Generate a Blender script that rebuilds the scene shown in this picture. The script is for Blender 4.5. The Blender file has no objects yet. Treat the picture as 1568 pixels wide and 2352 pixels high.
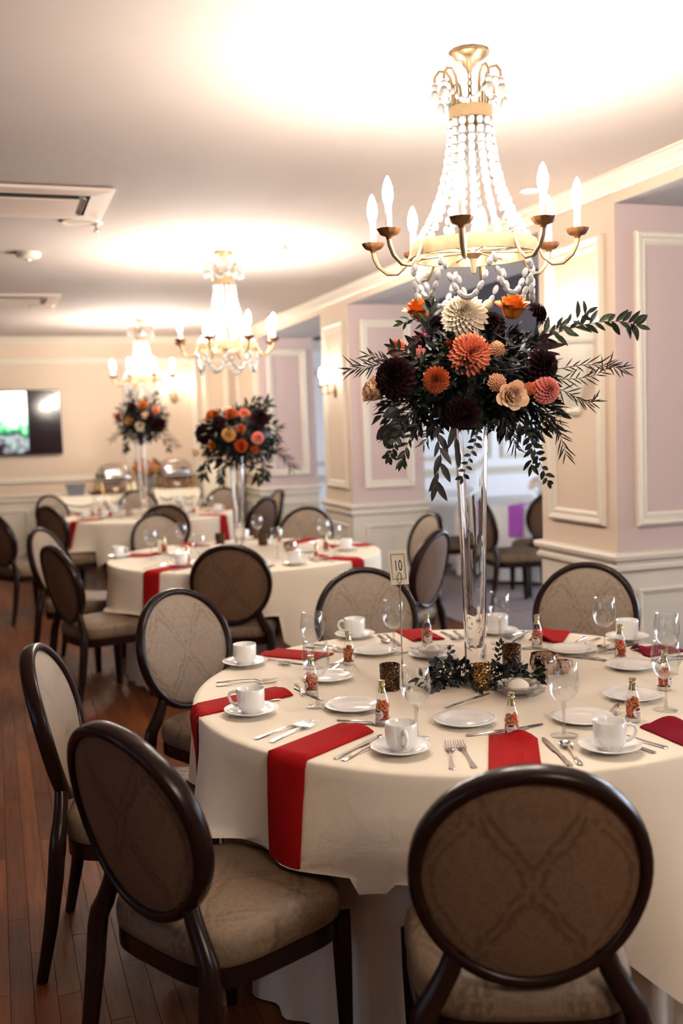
import bpy, math, random
from mathutils import Vector, Matrix
PI = math.pi
SC = bpy.context.scene
COL = SC.collection
RND = random.Random(7)

# ------------------------------------------------------------------ camera
EYE = Vector((0, 0, 1.583))
YAW, PITCH, ROLL, FPX = math.radians(18.521), math.radians(4.751), math.radians(-1.862), 2362.07
FWD = Vector((math.sin(YAW) * math.cos(PITCH), math.cos(YAW) * math.cos(PITCH), -math.sin(PITCH)))
_r = Vector((math.cos(YAW), -math.sin(YAW), 0)); _u = _r.cross(FWD)
RGT = _r * math.cos(ROLL) + _u * math.sin(ROLL)
UPV = -_r * math.sin(ROLL) + _u * math.cos(ROLL)
cam = bpy.data.cameras.new('camera'); cam_o = bpy.data.objects.new('camera', cam); COL.objects.link(cam_o)
cam_o.matrix_world = Matrix(((RGT.x, UPV.x, -FWD.x, EYE.x), (RGT.y, UPV.y, -FWD.y, EYE.y), (RGT.z, UPV.z, -FWD.z, EYE.z), (0, 0, 0, 1)))
cam.sensor_fit = 'HORIZONTAL'; cam.sensor_width = 24.0; cam.lens = 24.0 * FPX / 1568
cam.clip_start = 0.05; cam.clip_end = 100
cam.dof.use_dof = True; cam.dof.focus_distance = 3.0; cam.dof.aperture_fstop = 2.0
SC.camera = cam_o

# ------------------------------------------------------------------ world, exposure, daylight
world = bpy.data.worlds.new('sky'); SC.world = world; world.use_nodes = True
world.node_tree.nodes['Background'].inputs[0].default_value = (0.72, 0.82, 1.0, 1)
world.node_tree.nodes['Background'].inputs[1].default_value = 1.0
vs = SC.view_settings
vs.view_transform = 'Standard'; vs.look = 'None'; vs.exposure = 0.75; vs.gamma = 1.0; vs.use_curve_mapping = False
SC.cycles.sample_clamp_indirect = 6.0
SC.cycles.max_bounces = 8; SC.cycles.diffuse_bounces = 3; SC.cycles.glossy_bounces = 3; SC.cycles.transparent_max_bounces = 16; SC.cycles.transmission_bounces = 8
SC.cycles.use_adaptive_sampling = True; SC.cycles.adaptive_threshold = 0.09; SC.cycles.adaptive_min_samples = 12
BULB_E, SCONCE_E, DAY_W, LEFT_W = 560.0, 120.0, 110.0, 8.0

def area(name, loc, to, sx, sy, watts, col):
    l = bpy.data.lights.new(name, 'AREA'); l.shape = 'RECTANGLE'; l.size = sx; l.size_y = sy; l.energy = watts; l.color = col
    o = bpy.data.objects.new(name, l); COL.objects.link(o); o.location = loc
    o.rotation_euler = (Vector(to) - Vector(loc)).to_track_quat('-Z', 'Y').to_euler(); return o
# daylight just outside the windows of the side room and of this room's left wall
for wy in (-0.6, 2.4, 5.4, 8.4, 11.4):
    area('window_daylight', (9.15, wy, 1.55), (5.0, wy, 1.0), 1.7, 1.9, DAY_W, (0.80, 0.88, 1.0))
for wy in (-1.0, 2.2):
    area('window_daylight', (-6.35, wy, 1.55), (0, wy, 1.0), 1.5, 1.7, LEFT_W, (0.62, 0.72, 1.0))

def P(px, py, d):
    """point at camera depth d seen at photo pixel (px, py)"""
    return EYE + (FWD + RGT * ((px - 784) / FPX) - UPV * ((py - 1176) / FPX)) * d
def G(px, py, z):
    d = FWD + RGT * ((px - 784) / FPX) - UPV * ((py - 1176) / FPX)
    return EYE + d * ((z - EYE.z) / d.z)
def PX(p):
    v = Vector(p) - EYE; return 784 + FPX * v.dot(RGT) / v.dot(FWD)
ORD = ['first', 'second', 'third', 'fourth', 'fifth', 'sixth', 'seventh', 'eighth', 'ninth', 'tenth', 'eleventh', 'twelfth', 'thirteenth', 'fourteenth', 'fifteenth', 'sixteenth', 'seventeenth', 'eighteenth', 'nineteenth', 'twentieth']

# ------------------------------------------------------------------ materials
def nodes(m):
    m.use_nodes = True; nt = m.node_tree; return nt, nt.nodes, nt.links, nt.nodes['Principled BSDF']
def pm(name, col, rough=0.5, metal=0.0, spec=0.5, coat=0.0, sheen=0.0, bump=None, vary=None, trans=0.0, ior=1.45, sub=0.0):
    m = bpy.data.materials.new(name); nt, N, L, B = nodes(m)
    c = (*col, 1)
    B.inputs['Base Color'].default_value = c; B.inputs['Roughness'].default_value = rough; B.inputs['Metallic'].default_value = metal
    B.inputs['Specular IOR Level'].default_value = spec; B.inputs['Coat Weight'].default_value = coat; B.inputs['Sheen Weight'].default_value = sheen
    B.inputs['Transmission Weight'].default_value = trans; B.inputs['IOR'].default_value = ior
    if vary or bump:
        tc = N.new('ShaderNodeTexCoord'); nz = N.new('ShaderNodeTexNoise'); L.new(tc.outputs['Object'], nz.inputs['Vector'])
        nz.inputs['Scale'].default_value = (vary or bump)[0]; nz.inputs['Detail'].default_value = 4
        if vary:
            mx = N.new('ShaderNodeMix'); mx.data_type = 'RGBA'; mx.blend_type = 'MIX'
            mx.inputs[6].default_value = c; mx.inputs[7].default_value = (*vary[1], 1)
            L.new(nz.outputs['Fac'], mx.inputs[0]); L.new(mx.outputs[2], B.inputs['Base Color'])
        if bump:
            n2 = nz
            if vary:
                n2 = N.new('ShaderNodeTexNoise'); L.new(tc.outputs['Object'], n2.inputs['Vector']); n2.inputs['Scale'].default_value = bump[0]; n2.inputs['Detail'].default_value = 4
            bp = N.new('ShaderNodeBump'); bp.inputs['Strength'].default_value = bump[1]; bp.inputs['Distance'].default_value = bump[2] if len(bump) > 2 else 0.002
            L.new(n2.outputs['Fac'], bp.inputs['Height']); L.new(bp.outputs['Normal'], B.inputs['Normal'])
    return m
def emit(name, col, strength):
    m = bpy.data.materials.new(name); m.use_nodes = True; nt = m.node_tree
    for n in list(nt.nodes): nt.nodes.remove(n)
    e = nt.nodes.new('ShaderNodeEmission'); o = nt.nodes.new('ShaderNodeOutputMaterial')
    e.inputs[0].default_value = (*col, 1); e.inputs[1].default_value = strength; nt.links.new(e.outputs[0], o.inputs[0]); return m
def thin_glass(name, tint=(0.97, 0.98, 0.98), refl=0.9, base=0.03):
    """a thin clear wall: light goes straight through, the surface reflects by angle"""
    m = bpy.data.materials.new(name); m.use_nodes = True; nt = m.node_tree; N, L = nt.nodes, nt.links
    for n in list(N): N.remove(n)
    o = N.new('ShaderNodeOutputMaterial'); mx = N.new('ShaderNodeMixShader'); t = N.new('ShaderNodeBsdfTransparent'); g = N.new('ShaderNodeBsdfGlossy')
    fr = N.new('ShaderNodeLayerWeight'); fr.inputs[0].default_value = 0.25
    mr = N.new('ShaderNodeMapRange'); mr.inputs[3].default_value = base; mr.inputs[4].default_value = refl
    pw = N.new('ShaderNodeMath'); pw.operation = 'POWER'; pw.inputs[1].default_value = 2.0
    L.new(fr.outputs['Facing'], pw.inputs[0]); L.new(pw.outputs[0], mr.inputs[0])
    t.inputs[0].default_value = (*tint, 1); g.inputs[0].default_value = (1, 1, 1, 1); g.inputs['Roughness'].default_value = 0.02
    L.new(mr.outputs[0], mx.inputs[0]); L.new(t.outputs[0], mx.inputs[1]); L.new(g.outputs[0], mx.inputs[2]); L.new(mx.outputs[0], o.inputs[0]); return m
def ramp_mat(name, stops, source='island', rough=0.4, spec=0.5, coat=0.0, jitter=0.0):
    """colour picked per island or per object from a short list of real colours"""
    m = bpy.data.materials.new(name); nt, N, L, B = nodes(m)
    r = N.new('ShaderNodeValToRGB'); r.color_ramp.interpolation = 'CONSTANT' if jitter == 0 else 'LINEAR'
    while len(r.color_ramp.elements) < len(stops): r.color_ramp.elements.new(0.5)
    for i, s in enumerate(stops):
        r.color_ramp.elements[i].position = i / len(stops) if jitter == 0 else i / max(1, len(stops) - 1); r.color_ramp.elements[i].color = (*s, 1)
    if source == 'island':
        g = N.new('ShaderNodeNewGeometry'); L.new(g.outputs['Random Per Island'], r.inputs[0])
    else:
        g = N.new('ShaderNodeObjectInfo'); L.new(g.outputs['Random'], r.inputs[0])
    L.new(r.outputs[0], B.inputs['Base Color']); B.inputs['Roughness'].default_value = rough; B.inputs['Specular IOR Level'].default_value = spec; B.inputs['Coat Weight'].default_value = coat
    return m
def wood_floor(name, source):
    m = bpy.data.materials.new(name); nt, N, L, B = nodes(m)
    tc = N.new('ShaderNodeNewGeometry'); mp = N.new('ShaderNodeMapping'); mp.inputs['Scale'].default_value = (55, 3.5, 3)
    nz = N.new('ShaderNodeTexNoise'); nz.inputs['Scale'].default_value = 1.0; nz.inputs['Detail'].default_value = 6; nz.inputs['Roughness'].default_value = 0.65
    L.new(tc.outputs['Position'], mp.inputs[0]); L.new(mp.outputs[0], nz.inputs['Vector'])
    if source == 'island': rn = tc.outputs['Random Per Island']
    else: rn = N.new('ShaderNodeObjectInfo').outputs['Random']
    ra = N.new('ShaderNodeValToRGB'); ra.color_ramp.elements[0].color = (0.118, 0.030, 0.008, 1); ra.color_ramp.elements[1].color = (0.215, 0.066, 0.018, 1)
    e = ra.color_ramp.elements.new(0.55); e.color = (0.162, 0.047, 0.013, 1)
    L.new(rn, ra.inputs[0])
    mx = N.new('ShaderNodeMix'); mx.data_type = 'RGBA'; mx.blend_type = 'MULTIPLY'; mx.inputs[0].default_value = 0.75
    r2 = N.new('ShaderNodeValToRGB'); r2.color_ramp.elements[0].position = 0.32; r2.color_ramp.elements[0].color = (0.42, 0.36, 0.33, 1); r2.color_ramp.elements[1].position = 0.62; r2.color_ramp.elements[1].color = (1, 1, 1, 1)
    L.new(nz.outputs['Fac'], r2.inputs[0]); L.new(ra.outputs[0], mx.inputs[6]); L.new(r2.outputs[0], mx.inputs[7]); L.new(mx.outputs[2], B.inputs['Base Color'])
    B.inputs['Roughness'].default_value = 0.45; B.inputs['Specular IOR Level'].default_value = 0.13
    bp = N.new('ShaderNodeBump'); bp.inputs['Strength'].default_value = 0.15; bp.inputs['Distance'].default_value = 0.001
    L.new(nz.outputs['Fac'], bp.inputs['Height']); L.new(bp.outputs['Normal'], B.inputs['Normal']); return m
def damask(name, ground, motif, axis='XZ', sheen=0.3):
    """woven damask: an ogee lattice with small paisley figures, in object space"""
    m = bpy.data.materials.new(name); nt, N, L, B = nodes(m)
    tc = N.new('ShaderNodeTexCoord'); sx = N.new('ShaderNodeSeparateXYZ'); L.new(tc.outputs['Object'], sx.inputs[0])
    ab = N.new('ShaderNodeMath'); ab.operation = 'ABSOLUTE'; L.new(sx.outputs[0], ab.inputs[0]); cb = N.new('ShaderNodeCombineXYZ'); L.new(ab.outputs[0], cb.inputs[0]); L.new(sx.outputs[1], cb.inputs[1]); L.new(sx.outputs[2], cb.inputs[2])
    def M(op, a, b=None, c=None):
        n = N.new('ShaderNodeMath'); n.operation = op
        for i, v in enumerate((a, b, c)):
            if v is None: continue
            if isinstance(v, (int, float)): n.inputs[i].default_value = v
            else: L.new(v, n.inputs[i])
        return n.outputs[0]
    u = M('MULTIPLY_ADD', ab.outputs[0], 4.5, 0.25); v = M('MULTIPLY', sx.outputs[2 if axis == 'XZ' else 1], 2.82)
    nz = N.new('ShaderNodeTexNoise'); nz.inputs['Scale'].default_value = 14; L.new(cb.outputs[0], nz.inputs['Vector'])
    nz2 = N.new('ShaderNodeTexNoise'); nz2.inputs['Scale'].default_value = 60; nz2.inputs['Detail'].default_value = 2; L.new(cb.outputs[0], nz2.inputs['Vector'])
    wob = M('MULTIPLY', M('SUBTRACT', nz.outputs['Fac'], 0.5), 0.30)
    # ogee: u +- 0.25*cos(2 pi v) lattice
    tri = M('MULTIPLY_ADD', M('ABSOLUTE', M('SUBTRACT', M('FRACT', v), 0.5)), 4.0, -1.0)
    cv = M('ADD', M('MULTIPLY', M('COSINE', M('MULTIPLY', v, 2 * PI)), 0.09), M('MULTIPLY', tri, 0.16))
    a = M('ABSOLUTE', M('SUBTRACT', M('FRACT', M('ADD', M('ADD', u, cv), wob)), 0.5))
    b = M('ABSOLUTE', M('SUBTRACT', M('FRACT', M('ADD', M('SUBTRACT', M('ADD', u, 0.5), cv), wob)), 0.5))
    d = M('MINIMUM', a, b)
    line1 = M('SMOOTH_MIN', M('ABSOLUTE', M('SUBTRACT', d, 0.060)), 1.0, 0.01)
    lat = M('MULTIPLY', M('LESS_THAN', line1, 0.030), M('GREATER_THAN', nz2.outputs['Fac'], 0.44))
    vo = N.new('ShaderNodeTexVoronoi'); vo.inputs['Scale'].default_value = 34; vo.feature = 'SMOOTH_F1'; L.new(cb.outputs[0], vo.inputs['Vector'])
    sw = M('SINE', M('ADD', M('MULTIPLY', vo.outputs['Distance'], 26), M('MULTIPLY', nz2.outputs['Fac'], 9)))
    fig = M('MULTIPLY', M('GREATER_THAN', sw, 0.15), 0.38)
    fac = M('MAXIMUM', M('MULTIPLY', lat, 0.85), fig)
    mx = N.new('ShaderNodeMix'); mx.data_type = 'RGBA'; mx.inputs[6].default_value = (*ground, 1); mx.inputs[7].default_value = (*motif, 1)
    L.new(fac, mx.inputs[0]); L.new(mx.outputs[2], B.inputs['Base Color'])
    B.inputs['Roughness'].default_value = 0.62; B.inputs['Sheen Weight'].default_value = sheen; B.inputs['Specular IOR Level'].default_value = 0.35
    rr = M('SUBTRACT', 0.66, M('MULTIPLY', fac, 0.22)); L.new(rr, B.inputs['Roughness'])
    bp = N.new('ShaderNodeBump'); bp.inputs['Strength'].default_value = 0.25; bp.inputs['Distance'].default_value = 0.001
    L.new(M('ADD', fac, M('MULTIPLY', nz2.outputs['Fac'], 0.5)), bp.inputs['Height']); L.new(bp.outputs['Normal'], B.inputs['Normal']); return m

def bead_mat():
    m = bpy.data.materials.new('crystal_bead'); m.use_nodes = True; nt = m.node_tree; N, L = nt.nodes, nt.links
    for n in list(N): N.remove(n)
    o = N.new('ShaderNodeOutputMaterial'); a = N.new('ShaderNodeMixShader'); b = N.new('ShaderNodeMixShader'); d = N.new('ShaderNodeBsdfDiffuse'); t = N.new('ShaderNodeBsdfTranslucent'); g = N.new('ShaderNodeBsdfGlossy'); f = N.new('ShaderNodeFresnel')
    d.inputs[0].default_value = (0.50, 0.49, 0.48, 1); t.inputs[0].default_value = (0.62, 0.61, 0.60, 1); g.inputs['Roughness'].default_value = 0.06; f.inputs[0].default_value = 1.6
    a.inputs[0].default_value = 0.6; L.new(d.outputs[0], a.inputs[1]); L.new(t.outputs[0], a.inputs[2]); L.new(f.outputs[0], b.inputs[0]); L.new(a.outputs[0], b.inputs[1]); L.new(g.outputs[0], b.inputs[2]); L.new(b.outputs[0], o.inputs[0]); return m
MT = {}
MT['mauve'] = pm('dusty_mauve', (0.465, 0.350, 0.325), 0.75)  # pinker, greyer tone than the peach, for the jamb faces
MT['soffit'] = pm('soffit_grey', (0.42, 0.395, 0.395), 0.8)  # greyer tone for the header underside
MT['unseen_wall'] = pm('unseen_wall_brown', (0.34, 0.24, 0.18), 0.6)  # unseen walls, brown made up to hold down bounced light
MT['peach'] = pm('peach_paint', (0.55, 0.430, 0.328), 0.75, bump=(220, 0.05, 0.001))
MT['trim'] = pm('cream_trim_paint', (0.60, 0.535, 0.445), 0.45)
MT['wains'] = pm('cream_wainscot_paint', (0.56, 0.50, 0.42), 0.5)
MT['ceil'] = pm('ceiling_paint', (0.43, 0.362, 0.327), 0.9)
MT['white_wall'] = pm('pale_wall_paint', (0.78, 0.78, 0.80), 0.7)
MT['purple'] = pm('dark_plum_paint', (0.036, 0.009, 0.022), 0.8)
MT['carpet'] = pm('grey_mauve_carpet', (0.30, 0.25, 0.26), 0.95, bump=(300, 0.4, 0.004), vary=(9, (0.22, 0.18, 0.20)))
MT['floor'] = wood_floor('oak_strip_floor', 'object'); MT['floor_i'] = wood_floor('oak_strip_floor_far', 'island')
MT['sub'] = pm('dark_subfloor', (0.05, 0.022, 0.012), 0.8)
MT['wood'] = pm('espresso_wood', (0.012, 0.0052, 0.0042), 0.25, spec=0.26, bump=(40, 0.08, 0.001), vary=(18, (0.019, 0.0075, 0.005)))
MT['fab_f'] = damask('damask_front', (0.235, 0.178, 0.130), (0.157, 0.110, 0.074), sheen=0.0)
MT['fab_b'] = damask('damask_rear_shaded', (0.150, 0.082, 0.045), (0.088, 0.045, 0.024), sheen=0.0)  # front cloth darkened: shade on the chair backs put into the colour
MT['fab_s'] = damask('damask_seat', (0.180, 0.118, 0.071), (0.100, 0.060, 0.034), 'XY', sheen=0.0)
MT['cloth'] = pm('ivory_tablecloth', (0.82, 0.73, 0.60), 0.85, spec=0.2, bump=(420, 0.10, 0.001))
MT['skirt'] = pm('beige_underskirt', (0.76, 0.65, 0.52), 0.9, bump=(420, 0.10, 0.001))
MT['red'] = pm('red_napkin_cloth', (0.34, 0.006, 0.007), 0.85, spec=0.12, bump=(500, 0.15, 0.001))
MT['wine'] = pm('claret_napkin_cloth', (0.20, 0.005, 0.016), 0.85, spec=0.12, bump=(500, 0.15, 0.001))
MT['violet'] = pm('violet_napkin_cloth', (0.42, 0.10, 0.55), 0.8)
MT['china'] = pm('white_china', (0.86, 0.84, 0.81), 0.12, spec=0.6, coat=0.4)
MT['silver'] = pm('polished_cutlery_steel', (0.62, 0.58, 0.55), 0.16, metal=1.0)
MT['gold'] = pm('antique_gold', (0.20, 0.125, 0.060), 0.42, metal=0.6, vary=(26, (0.27, 0.195, 0.115)), bump=(60, 0.15, 0.001))
MT['bronze'] = pm('dark_bronze', (0.20, 0.085, 0.038), 0.4, metal=0.7, vary=(30, (0.30, 0.14, 0.06)))
MT['bottle_gold'] = pm('gold_foil', (0.62, 0.52, 0.30), 0.2, metal=1.0)
MT['candle'] = pm('candle_sleeve', (0.86, 0.80, 0.70), 0.5)
MT['bulb'] = emit('lit_bulb', (1.0, 0.895, 0.77), BULB_E)
MT['sbulb'] = emit('lit_sconce_bulb', (1.0, 0.87, 0.72), SCONCE_E)
MT['bead'] = bead_mat()
MT['glass'] = thin_glass('thin_clear_glass', base=0.05, refl=1.0)
MT['vase'] = pm('solid_clear_glass', (1, 1, 1), 0.0, trans=1.0, ior=1.45)
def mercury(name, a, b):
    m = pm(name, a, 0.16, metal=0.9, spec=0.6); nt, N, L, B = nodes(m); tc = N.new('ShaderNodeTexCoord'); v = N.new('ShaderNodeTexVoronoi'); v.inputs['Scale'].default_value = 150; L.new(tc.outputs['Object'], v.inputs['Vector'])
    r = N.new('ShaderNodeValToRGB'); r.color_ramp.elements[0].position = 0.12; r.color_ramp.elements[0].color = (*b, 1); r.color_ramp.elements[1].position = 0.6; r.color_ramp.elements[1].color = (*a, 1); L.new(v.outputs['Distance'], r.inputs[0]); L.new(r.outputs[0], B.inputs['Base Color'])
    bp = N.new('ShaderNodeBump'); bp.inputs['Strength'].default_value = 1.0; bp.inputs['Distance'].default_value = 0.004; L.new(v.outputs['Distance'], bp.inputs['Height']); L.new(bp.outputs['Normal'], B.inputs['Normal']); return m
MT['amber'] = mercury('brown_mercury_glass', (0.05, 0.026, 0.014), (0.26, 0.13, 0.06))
MT['amber_gold'] = mercury('gold_mercury_glass', (0.16, 0.075, 0.022), (0.80, 0.46, 0.18))  # golden glass, its own colour
MT['copper'] = pm('smoked_copper', (0.56, 0.42, 0.35), 0.1, metal=1.0)
MT['butter'] = pm('butter', (0.86, 0.80, 0.68), 0.5)
MT['card'] = pm('ivory_card', (0.82, 0.74, 0.58), 0.7)
MT['ink'] = pm('black_ink', (0.012, 0.010, 0.012), 0.6)
MT['label_p'] = pm('label_paper', (0.82, 0.70, 0.64), 0.6)
MT['label_fl'] = pm('label_printed_flowers', (0.10, 0.006, 0.012), 0.6)
MT['candy'] = ramp_mat('candy_shells', [(0.45, 0.010, 0.010), (0.72, 0.085, 0.006), (0.36, 0.15, 0.018), (0.60, 0.040, 0.006), (0.40, 0.008, 0.012), (0.42, 0.19, 0.03), (0.74, 0.10, 0.008)], rough=0.25, coat=0.3)
MT['leaf'] = ramp_mat('dark_foliage', [(0.0035, 0.0055, 0.003), (0.008, 0.012, 0.006), (0.004, 0.004, 0.0035), (0.011, 0.014, 0.008), (0.005, 0.0075, 0.0045)], rough=0.45, spec=0.3)
MT['leaf_o'] = ramp_mat('ruscus_leaf', [(0.010, 0.016, 0.008), (0.017, 0.024, 0.011), (0.008, 0.011, 0.006)], source='object', rough=0.4, spec=0.35)
MT['leaf_e'] = ramp_mat('eucalyptus_leaf', [(0.030, 0.026, 0.025), (0.045, 0.042, 0.038), (0.022, 0.025, 0.021)], source='object', rough=0.5)
MT['wisp'] = pm('wispy_burgundy_leaf', (0.022, 0.010, 0.009), 0.5, spec=0.3)
MT['stem'] = pm('woody_stem', (0.050, 0.024, 0.018), 0.6)
MT['f_cream'] = pm('cream_petal', (0.83, 0.66, 0.46), 0.6, vary=(30, (0.84, 0.76, 0.62)))
MT['f_coral'] = pm('coral_petal', (0.74, 0.18, 0.09), 0.6, vary=(30, (0.80, 0.29, 0.17)))
MT['f_pink'] = pm('coral_pink_petal', (0.74, 0.16, 0.12), 0.6, vary=(40, (0.84, 0.36, 0.30)))
MT['f_orange'] = pm('burnt_orange_petal', (0.62, 0.18, 0.012), 0.6, vary=(35, (0.44, 0.10, 0.008)))
MT['f_peach'] = pm('peach_petal', (0.84, 0.50, 0.30), 0.6, vary=(30, (0.84, 0.64, 0.45)))
MT['f_rust'] = pm('rust_petal', (0.42, 0.065, 0.016), 0.6, vary=(40, (0.55, 0.13, 0.03)))
MT['f_burg'] = pm('burgundy_petal', (0.0060, 0.0008, 0.0015), 0.65, spec=0.2, vary=(40, (0.024, 0.0016, 0.004)))
MT['f_red'] = pm('red_orange_petal', (0.55, 0.065, 0.012), 0.6)
MT['f_amber'] = pm('amber_petal', (0.66, 0.35, 0.10), 0.6)
MT['f_hot'] = pm('hot_pink_petal', (0.70, 0.12, 0.22), 0.6)
MT['f_sedum'] = pm('sedum_head', (0.48, 0.19, 0.08), 0.7, vary=(120, (0.56, 0.28, 0.16)))
MT['f_bud'] = pm('pale_bud', (0.34, 0.30, 0.18), 0.6)
MT['plaster'] = pm('cream_plaster', (0.66, 0.61, 0.53), 0.7)
MT['black'] = pm('black_plastic', (0.012, 0.010, 0.012), 0.2)
MT['screen'] = pm('dark_glossy_screen', (0.010, 0.004, 0.008), 0.08)
MT['ac'] = pm('beige_air_unit', (0.66, 0.52, 0.44), 0.5)
MT['ac_in'] = pm('dark_air_slot', (0.03, 0.022, 0.020), 0.6)
MT['grille'] = pm('ceiling_speaker_grille', (0.60, 0.50, 0.44), 0.6)
MT['chrome'] = pm('chafer_steel', (0.55, 0.50, 0.48), 0.22, metal=1.0)
MT['brass'] = pm('chafer_brass', (0.55, 0.30, 0.12), 0.25, metal=1.0)
MT['grey'] = pm('slate_grey_plastic', (0.12, 0.12, 0.14), 0.5)
MT['bowl'] = pm('dark_red_bowl', (0.10, 0.014, 0.010), 0.35)
MT['pane'] = thin_glass('window_pane')

# ------------------------------------------------------------------ mesh builder
class MB:
    def __init__(s): s.v = []; s.f = []; s.mi = []; s.cur = 0
    def add(s, vs, fs, M=None):
        b = len(s.v)
        s.v += [tuple(M @ Vector(v)) for v in vs] if M is not None else [tuple(v) for v in vs]
        s.f += [tuple(b + i for i in f) for f in fs]; s.mi += [s.cur] * len(fs); return s
    def lathe(s, prof, n=24, M=None, mod=None):
        vs, fs = [], []; k = len(prof)
        for i in range(n):
            a = 2 * PI * i / n
            for r, z in prof:
                rr = r * (mod(a, r, z) if mod else 1.0); vs.append((rr * math.cos(a), rr * math.sin(a), z))
        for i in range(n):
            j = (i + 1) % n
            for q in range(k - 1):
                if prof[q][0] < 1e-6 and prof[q + 1][0] < 1e-6: continue
                fs.append((i * k + q, j * k + q, j * k + q + 1, i * k + q + 1))
        return s.add(vs, fs, M)
    def tube(s, path, rad, n=8, M=None, cap=True, sx=1.0, sy=1.0):
        path = [Vector(p) for p in path]; m = len(path); rad = rad if isinstance(rad, (list, tuple)) else [rad] * m
        vs, fs = [], []; prev = None
        for i, p in enumerate(path):
            t = (path[min(i + 1, m - 1)] - path[max(i - 1, 0)]).normalized()
            if prev is None:
                x = Vector((0, 0, 1)).cross(t)
                if x.length < 1e-3: x = Vector((1, 0, 0))
                x.normalize()
            else: x = (prev - t * prev.dot(t)).normalized()
            prev = x; y = t.cross(x)
            for k in range(n):
                a = 2 * PI * (k + 0.5) / n; vs.append(p + (x * math.cos(a) * sx + y * math.sin(a) * sy) * rad[i])
        for i in range(m - 1):
            for k in range(n):
                l = (k + 1) % n; fs.append((i * n + k, i * n + l, (i + 1) * n + l, (i + 1) * n + k))
        if cap: fs.append(tuple(range(n))[::-1]); fs.append(tuple((m - 1) * n + k for k in range(n)))
        return s.add(vs, fs, M)
    def box(s, lo, hi, M=None, ch=0.0):
        (x0, y0, z0), (x1, y1, z1) = lo, hi
        if ch <= 0:
            vs = [(x, y, z) for x in (x0, x1) for y in (y0, y1) for z in (z0, z1)]
            return s.add(vs, [(0, 1, 3, 2), (4, 6, 7, 5), (0, 4, 5, 1), (2, 3, 7, 6), (0, 2, 6, 4), (1, 5, 7, 3)], M)
        c = ch; vs = []
        def ring(z, i): return [(x0 + i + (c if a else 0), y0 + i + (0 if a else c), z) for a in (0, 1)]
        def oct_(z, i): return [(x0 + i, y0 + i + c, z), (x0 + i + c, y0 + i, z), (x1 - i - c, y0 + i, z), (x1 - i, y0 + i + c, z), (x1 - i, y1 - i - c, z), (x1 - i - c, y1 - i, z), (x0 + i + c, y1 - i, z), (x0 + i, y1 - i - c, z)]
        L = [oct_(z0, c), oct_(z0 + c, 0), oct_(z1 - c, 0), oct_(z1, c)]
        for l in L: vs += l
        fs = [tuple(range(8))[::-1], tuple(range(24, 32))]
        for q in range(3):
            for k in range(8):
                l = (k + 1) % 8; fs.append((q * 8 + k, q * 8 + l, q * 8 + 8 + l, q * 8 + 8 + k))
        return s.add(vs, fs, M)
    def grid(s, fn, nu, nv, M=None, closeu=False, flip=False):
        vs = [fn(i / (nu if closeu else nu - 1), j / (nv - 1)) for i in range(nu) for j in range(nv)]; fs = []
        for i in range(nu if closeu else nu - 1):
            k = (i + 1) % nu
            for j in range(nv - 1):
                q = (i * nv + j, k * nv + j, k * nv + j + 1, i * nv + j + 1); fs.append(q[::-1] if flip else q)
        return s.add(vs, fs, M)
    def ball(s, c, r, nu=10, nv=6, M=None):
        r = r if isinstance(r, (tuple, list)) else (r, r, r); c = Vector(c); vs = []; fs = []
        for j in range(1, nv):
            t = PI * j / nv
            for i in range(nu):
                a = 2 * PI * i / nu; vs.append((c.x + r[0] * math.sin(t) * math.cos(a), c.y + r[1] * math.sin(t) * math.sin(a), c.z + r[2] * math.cos(t)))
        top = len(vs); vs.append((c.x, c.y, c.z + r[2])); bot = len(vs); vs.append((c.x, c.y, c.z - r[2]))
        for j in range(nv - 2):
            for i in range(nu):
                k = (i + 1) % nu; fs.append((j * nu + i, (j + 1) * nu + i, (j + 1) * nu + k, j * nu + k))
        for i in range(nu):
            k = (i + 1) % nu; fs.append((top, i, k)); fs.append((bot, (nv - 2) * nu + k, (nv - 2) * nu + i))
        return s.add(vs, fs, M)
    def sweep(s, path, prof, closed=False):
        """moulding profile (out, z) along a plan polyline with mitred corners; 'out' is to the left of travel"""
        pts = [Vector((p[0], p[1])) for p in path]; n = len(pts); k = len(prof); vs = []; fs = []
        for i in range(n):
            def nrm(a, b):
                d = (b - a).normalized(); return Vector((-d.y, d.x))
            if closed: n0 = nrm(pts[i - 1], pts[i]); n1 = nrm(pts[i], pts[(i + 1) % n])
            else:
                n1 = nrm(pts[i], pts[i + 1]) if i < n - 1 else nrm(pts[i - 1], pts[i]); n0 = nrm(pts[i - 1], pts[i]) if i > 0 else n1
            b = (n0 + n1); b = b / max(0.2, b.dot(n1))
            for o, z in prof: vs.append((pts[i].x + b.x * o, pts[i].y + b.y * o, z))
        for i in range(n if closed else n - 1):
            j = (i + 1) % n
            for q in range(k - 1): fs.append((i * k + q, j * k + q, j * k + q + 1, i * k + q + 1))
        if not closed: fs.append(tuple(range(k))); fs.append(tuple((n - 1) * k + q for q in range(k))[::-1])
        return s.add(vs, fs)
    def frame(s, o, u, v, nrm, u0, u1, v0, v1, prof):
        """picture-frame moulding on a wall plane, prof = (inset, proud)"""
        o, u, v, nrm = Vector(o), Vector(u), Vector(v), Vector(nrm); vs = []; fs = []; k = len(prof)
        for cu, cv, su, sv in ((u0, v0, 1, 1), (u1, v0, -1, 1), (u1, v1, -1, -1), (u0, v1, 1, -1)):
            for i, h in prof: vs.append(o + u * (cu + su * i) + v * (cv + sv * i) + nrm * h)
        for c in range(4):
            d = (c + 1) % 4
            for q in range(k - 1): fs.append((c * k + q, d * k + q, d * k + q + 1, c * k + q + 1))
        return s.add(vs, fs)
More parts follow.
